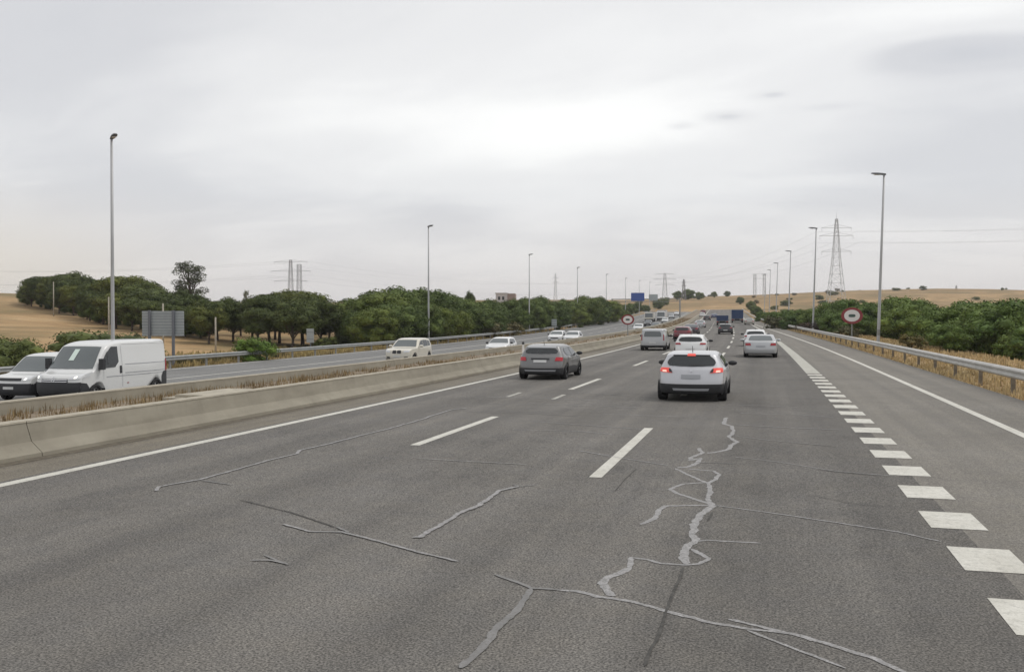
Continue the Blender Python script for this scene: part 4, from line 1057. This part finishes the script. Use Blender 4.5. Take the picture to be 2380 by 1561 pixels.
# --- large white panel van
L, W, H = 5.41, 2.05, 2.25
T = [(.14, .26), (.03, .40), (0, .58), (.02, .78), (.08, .95), (.24, 1.06), (.68, 1.20), (1.40, 1.97), (1.68, 2.13), (2.2, 2.22), (3.2, 2.25), (4.9, 2.25), (5.2, 2.22), (5.32, 2.12), (5.37, 1.9), (5.40, 1.2), (5.41, .75), (5.41, .5), (5.39, .38), (5.34, .32)]
c = Car('panel_van', L, W, H, T, (.93, 4.38), .35, 1.25, .10, .40, 'paint_white_van', r=.10, bow=.18)
c.patch('windscreen', False, [(-.91, 1.24), (.91, 1.24), (.86, 2.03), (-.86, 2.03)], 'car_glass_screen', n=12)
c.patch('paper_notice', False, [(-.05, 1.52), (.17, 1.52), (.17, 1.92), (-.05, 1.92)], 'paper', .022, 3)
c.patch('bumper', False, [(-.985, .30), (.985, .30), (.985, .78), (-.985, .78)], 'car_plastic', .02, 10)
c.patch('grille', False, [(-.58, .78), (.58, .78), (.56, .90), (-.56, .90)], 'car_plastic', .02, 6)
for zz in (.81, .87): c.patch('grille_bar', False, [(-.55, zz - .012), (.55, zz - .012), (.55, zz + .012), (-.55, zz + .012)], 'chrome', .03, 4)
for zz in (.82, .89):
    for sd in (-1, 1): c.patch('emblem', False, [(0, zz + .05), (sd * .09, zz - .03), (sd * .09, zz - .005), (0, zz + .085)] if sd > 0 else [(sd * .09, zz - .03), (0, zz + .05), (0, zz + .085), (sd * .09, zz - .005)], 'chrome', .036, 2)
for sd in (-1, 1):
    q = [(sd * a, z) for a, z in ((.58, .88), (.97, .90), (.98, 1.08), (.66, 1.0))]
    c.patch('headlight', False, q if sd > 0 else [q[1], q[0], q[3], q[2]], 'headlight_glass', .02)
    q = [(sd * a, z) for a, z in ((.76, .91), (.84, .92), (.85, .99), (.77, .97))]
    c.patch('lit_lamp', False, q if sd > 0 else [q[1], q[0], q[3], q[2]], 'head_lit', .03, 2)
    q = [(sd * a, z) for a, z in ((.92, .95), (.99, .95), (.99, 1.5), (.93, 1.5))]
    c.patch('tail_light', True, q if sd > 0 else [q[1], q[0], q[3], q[2]], 'tail_red', .02)
for nm, q, mt in (('side_window', [(.98, 1.24), (1.95, 1.26), (2.16, 1.45), (2.16, 2.02), (1.80, 2.02), (1.42, 1.74)], 'car_glass'), ('window_divider', [(1.48, 1.26), (1.54, 1.26), (1.54, 1.84), (1.48, 1.80)], 'car_plastic'), ('headlight', [(.12, .92), (.46, .98), (.66, 1.16), (.30, 1.08)], 'headlight_glass'), ('door_handle', [(2.20, 1.02), (2.31, 1.02), (2.31, 1.30), (2.20, 1.30)], 'car_plastic'),
                  ('rear_corner_bumper', [(4.86, .42), (5.34, .42), (5.34, .98), (5.02, .96), (4.86, .78)], 'car_plastic'), ('front_corner_bumper', [(.05, .32), (.50, .32), (.50, .50), (.32, .74), (.05, .78)], 'car_plastic'),
                  ('sill', [(1.45, .34), (3.85, .34), (3.85, .42), (1.45, .42)], 'car_plastic')):
    c.side(nm, q, mt, .014)
for zz, a in ((1.34, 2.5), (1.02, 2.5), (.92, 1.4), (2.10, 2.4)):
    c.side('body_crease', [(a, zz - .012), (5.2, zz - .012), (5.2, zz + .012), (a, zz + .012)], 'plate_grey' if zz != 2.10 else 'plate', .010)
c.side('tail_light', [(5.22, .98), (5.34, .98), (5.34, 1.45), (5.24, 1.45)], 'tail_red', .014)
c.side('side_marker', [(2.6, .62), (2.7, .62), (2.7, .65), (2.6, .65)], 'tail_red', .014)
c.side('door_seam', [(2.34, .50), (2.352, .50), (2.352, 2.06), (2.34, 2.06)], 'plate_grey', .010)
c.side('door_seam', [(1.22, .85), (1.232, .85), (1.232, 1.22), (1.22, 1.22)], 'plate_grey', .010)
for sd in (-1, 1):
    mb = MB(); mb.box(-.09, .09, -.07, .07, -.2, .2); o = mb.build('mirror', 'car_plastic', c.root); o.location = (sd * (1.02 + .10), L / 2 - 1.12, 1.40)
X, Y, z = onc(190, 43.4, 0); 
YV = 31.2; XV = -24.7 - cv(YV)
c.place(XV, YV, ev(YV) + OPP, True, 'large white panel van with dark bumper driving behind the median barriers', 'van', scale=1.04)
# --- oncoming cars
def front_common(c, h, grille, lights, ws=(1.10, 1.44), low=None, plate=(.42, .52)):
    c.patch('windscreen', False, [(-.86, ws[0]), (.86, ws[0]), (.80, ws[1]), (-.80, ws[1])], 'car_glass_screen', n=8)
    for g in grille: c.patch('grille', False, g, 'car_plastic', .018, 4, rnd=.3)
    for sd in (-1, 1):
        q = [(sd * a, z) for a, z in lights]; c.patch('headlight', False, q if sd > 0 else [q[1], q[0], q[3], q[2]], 'headlight_glass', .018)
        if low: q = [(sd * a, z) for a, z in low]; c.patch('air_intake', False, q if sd > 0 else [q[1], q[0], q[3], q[2]], 'car_plastic', .018, 3)
    c.patch('license_plate', False, [(-.28, plate[0]), (.28, plate[0]), (.28, plate[1]), (-.28, plate[1])], 'plate', .022, 2)
    c.patch('rear_window', True, [(-.8, ws[0] + .02), (.8, ws[0] + .02), (.74, ws[1] - .06), (-.74, ws[1] - .06)], 'car_glass', n=6)
    for sd in (-1, 1):
        q = [(sd * a, z) for a, z in ((.7, .85), (.98, .85), (.98, 1.0), (.7, 1.0))]; c.patch('tail_light', True, q if sd > 0 else [q[1], q[0], q[3], q[2]], 'tail_red', .018)
L, W, H = 4.85, 1.93, 1.76
T = [(.12, .28), (.02, .40), (0, .56), (.02, .78), (.10, .96), (.45, 1.06), (1.35, 1.15), (2.10, 1.62), (2.5, 1.73), (3.1, 1.76), (3.9, 1.73), (4.3, 1.66), (4.45, 1.58), (4.68, 1.2), (4.76, 1.05), (4.83, .8), (4.85, .6), (4.83, .4), (4.76, .32)]
c = Car('estate_car', L, W, H, T, (.88, 3.82), .375, 1.12, .15, .34, 'paint_cream', r=.09, bow=.15)
front_common(c, 1, [[(-.36, .74), (-.03, .74), (-.03, .95), (-.34, .95)], [(.03, .74), (.36, .74), (.34, .95), (.03, .95)]], ((.52, .80), (.94, .84), (.95, .97), (.56, .93)), (1.18, 1.62), ((.55, .40), (.85, .42), (.85, .54), (.58, .52)), (.50, .60))
for q in ([(1.72, 1.18), (2.62, 1.17), (2.62, 1.60), (2.38, 1.58), (2.10, 1.46)], [(2.70, 1.17), (3.55, 1.18), (3.55, 1.60), (2.70, 1.61)], [(3.63, 1.18), (4.25, 1.22), (4.15, 1.52), (3.63, 1.58)]): c.side('side_window', q, 'car_glass')
c.mirrors(1.75, 1.16, 'paint_cream', 1.2)
X, Y, z = onc(922, 63.5, 4.85); c.place(X, Y, z, True, 'white estate sport utility car with twin dark grilles coming the other way', scale=1.02)
def hatch(paint, name='hatchback_car'):
    c = crossover(name, paint, 4.25, 1.80, 1.50, .33)
    front_common(c, 1, [[(-.60, .56), (.60, .56), (.55, .70), (-.55, .70)]], ((.56, .70), (.95, .72), (.96, .82), (.60, .78)), (1.05, 1.38), ((.5, .34), (.88, .36), (.86, .46), (.5, .44)), (.44, .53))
    return c
h1 = hatch('paint_white'); X, Y, z = onc(1150, 76, 4.25); h1.place(X, Y, z, True, 'white hatchback with dark lower grille following the estate car', scale=1.05)
h2 = hatch('paint_white'); X, Y, z = onc(1288, 112, 4.25); h2.place(X, Y, z, True, 'white car on the far side of the oncoming pair')
h3 = hatch('paint_white'); X, Y, z = onc(1325, 108, 4.25); h3.place(X, Y, z, True, 'white car on the median side of the oncoming pair', scale=1.02)
def recolour(src, paint):
    r = copy_tree(src.root)
    for ch in r.children:
        if ch.name.split('.')[0] == 'body': ch.material_slots[0].link = 'OBJECT'; ch.material_slots[0].material = M(paint)
    return r
go = 'distant oncoming cars'
for px, zc, pt, lab in ((1482, 170, 'paint_white', 'distant white oncoming car beside the median sign'), (1522, 185, 'paint_black', 'distant dark oncoming car near the median'), (1505, 215, 'paint_black', 'tiny dark oncoming car behind the white one'),
                        (1545, 250, 'paint_white', 'tiny white oncoming car in front of the white coach'), (1560, 310, 'paint_silver', 'tiny silver oncoming car near the gantry'), (1572, 360, 'paint_white', 'tiny white oncoming car far up the hill')):
    X, Y, z = onc(px, zc); put(recolour(h1, pt), X, Y, z, True, lab, 'car', go)
# --- white hatch, sedan and others seen from behind
c = crossover('hatchback_car', 'paint_white', 4.05, 1.77, 1.47, .30)
rear_common(c, .936, 1.10, 1.41, ((.60, .90), (.985, .90), (.985, 1.02), (.66, 1.02)), (.56, .66)); c.side('sill', [(.9, .26), (3.3, .26), (3.3, .3), (.9, .3)], 'car_plastic')
wh = c; X, Y, z = own(1604, 50.5, 4.05); c.place(X, Y, z, False, 'white hatchback just ahead of the braking crossover')
L, W, H = 4.6, 1.80, 1.45
T = [(.12, .22), (.02, .34), (0, .48), (.03, .64), (.14, .76), (.45, .85), (1.25, .97), (2.05, 1.36), (2.4, 1.43), (2.8, 1.45), (3.2, 1.42), (3.45, 1.36), (3.98, 1.07), (4.15, 1.04), (4.40, 1.02), (4.48, .97), (4.55, .78), (4.60, .58), (4.60, .44), (4.57, .30), (4.50, .24)]
c = Car('saloon_car', L, W, H, T, (.85, 3.62), .325, .98, .20, .28, 'paint_silver', r=.07, bow=.12)
c.patch('rear_window', True, [(-.80, 1.08), (.80, 1.08), (.72, 1.36), (-.72, 1.36)], 'car_glass_screen', n=8, rnd=.2)
for sd in (-1, 1):
    q = [(sd * a, z) for a, z in ((.62, .76), (.985, .76), (.985, .92), (.66, .92))]; c.patch('tail_light', True, q if sd > 0 else [q[1], q[0], q[3], q[2]], 'tail_red', .018)
c.patch('license_plate', True, [(-.30, .66), (.30, .66), (.30, .77), (-.30, .77)], 'plate_grey', .016, 2)
c.patch('windscreen', False, [(-.86, 1.0), (.86, 1.0), (.80, 1.36), (-.80, 1.36)], 'car_glass_screen', n=6)
for q in ([(1.60, 1.02), (2.55, 1.0), (2.55, 1.34), (2.25, 1.33), (2.0, 1.24)], [(2.62, 1.0), (3.45, 1.02), (3.55, 1.08), (3.2, 1.30), (2.62, 1.34)]): c.side('side_window', q, 'car_glass')
c.mirrors(1.6, 1.0, 'paint_silver'); sed = c
X, Y, z = own(1768, 51, 4.6); c.place(X, Y, z, False, 'silver saloon in the lane beside the block markings')
ga = 'distant cars driving away'
for px, zc, pt, src, lab in ((1756, 70, 'paint_white', wh, 'white car directly in front of the silver saloon'), (1585, 91, 'paint_red', wh, 'dark red car behind the median sign lane ahead of the white hatchback'), (1606, 112, 'paint_plum', sed, 'dark plum car ahead of the dark red car'),
                             (1627, 158, 'paint_silver', sed, 'pale silver car in the left lane far ahead'), (1686, 114, 'paint_black', wh, 'black car alone in the middle lane far ahead'), (1742, 182, 'paint_beige', sed, 'small beige car beside the guardrail bend'),
                             (1643, 235, 'paint_black', wh, 'tiny dark car far up the left lane'), (1632, 290, 'paint_white', wh, 'tiny white car far up near the median'), (1660, 270, 'paint_blue', sed, 'tiny dark blue car left of the blue trucks'), (1634, 350, 'paint_red', wh, 'tiny reddish car at the crest of the road')):
    X, Y, z = own(px, zc); r = recolour(src, pt); put(r, X, Y, z, False, lab, 'car', ga)
def truck(px, zc, opp, W, H, L, boxmat, cabmat, label, cat='truck', name='box_truck', low=0.0, side_low=False):
    X, Y, z = onc(px, zc, L) if opp else own(px, zc, L)
    root = empty(name); f_ = L / 2
    mb = MB(); mb.box(-W / 2, W / 2, -f_, f_ - 2.2, 1.05, H); bx = mb.build('cargo_box', boxmat, root)
    m2 = bx.modifiers.new('bevel', 'BEVEL'); m2.width = .05; m2.segments = 2
    for zz in (1.04, H - .02):
        mb = MB(); mb.box(-W / 2 - .02, W / 2 + .02, -f_ - .02, f_ - 2.18, zz - .05, zz + .05); mb.build('frame_rail', 'sign_post', root)
    mb = MB(); hc = min(H - .1, 2.9)
    v = [(x, y, z_) for x in (-W / 2 + .05, W / 2 - .05) for (y, z_) in ((f_ - 2.1, .55), (f_, .55), (f_, 1.35), (f_ - .35, hc - .1), (f_ - .6, hc), (f_ - 2.1, hc))]
    mb.add(v, [tuple(range(5, -1, -1)), tuple(range(6, 12))] + [(k, (k + 1) % 6, 6 + (k + 1) % 6, 6 + k) for k in range(6)]); cb = mb.build('cab', cabmat, root)
    mb = MB(); mb.add([(-W / 2 + .15, f_ - .005, 1.42), (W / 2 - .15, f_ - .005, 1.42), (W / 2 - .2, f_ - .33, hc - .16), (-W / 2 + .2, f_ - .33, hc - .16)], [(0, 1, 2, 3)]); mb.build('windscreen', 'car_glass_screen', root)
    mb = MB(); mb.box(-W / 2 + .1, W / 2 - .1, f_ - .02, f_ + .04, .45, .95); mb.build('bumper', 'car_plastic', root)
    mb = MB(); mb.box(-.45, .45, -f_ + .2, f_ - 2.0, .62, 1.03); mb.build('chassis', 'car_plastic', root)
    mb = MB(); mb.box(-W / 2 + .1, W / 2 - .1, -f_ + .02, -f_ + .12, .45, .65); mb.build('rear_bumper', 'car_plastic', root)
    for sd in (-1, 1):
        mb = MB(); mb.box(sd * W * .4 - .15, sd * W * .4 + .15, -f_ - .03, -f_ + .02, .72, .90); mb.build('tail_light', 'tail_red', root)
        mb = MB(); mb.box(sd * W * .36 - .16, sd * W * .36 + .16, f_ + .0, f_ + .055, .97, 1.15); mb.build('headlight', 'headlight_glass', root)
        for yy in (-f_ + 1.2, f_ - 1.2):
            w = empty('wheel'); w.parent = root; w.location = (sd * (W / 2 - .17), yy, .46); w.scale = (1.3, .46, .46); link('tyre', TYRE, None, w); link('rim', RIM, None, w)
    return put(root, X, Y, z, opp, label, cat)
truck(1714, 205, False, 2.45, 3.3, 8.0, 'tarpaulin_blue', 'paint_white', 'tall dark blue covered truck in the right hand lane far ahead')
truck(1679, 178, False, 2.2, 2.2, 6.0, 'tarpaulin_blue', 'paint_silver', 'low dark blue truck left of the tall blue truck')
truck(1536, 275, True, 2.5, 3.2, 10.0, 'tarpaulin_pale', 'paint_white', 'white oncoming truck below the gantry end')
truck(1508, 262, True, 2.5, 2.9, 8.0, 'tarpaulin_pale', 'paint_cream', 'pale pinkish oncoming truck beside the gantry post')

# ------------------------------------------------------------------ air
mb = MB(); mb.box(-1800, 1800, -450, 2400, -40, 75)
m, nt, b = newmat('haze_air'); nt.nodes.remove(b)
pv = nt.nodes.new('ShaderNodeVolumePrincipled'); pv.inputs['Color'].default_value = (.95, .96, 1, 1); pv.inputs['Density'].default_value = .0002; pv.inputs['Anisotropy'].default_value = .2
nt.links.new(pv.outputs[0], nt.nodes['Material Output'].inputs['Volume'])
tag(mb.build('haze', 'haze_air'), 'thin pale haze in the air over the motorway', 'haze', kind='stuff')
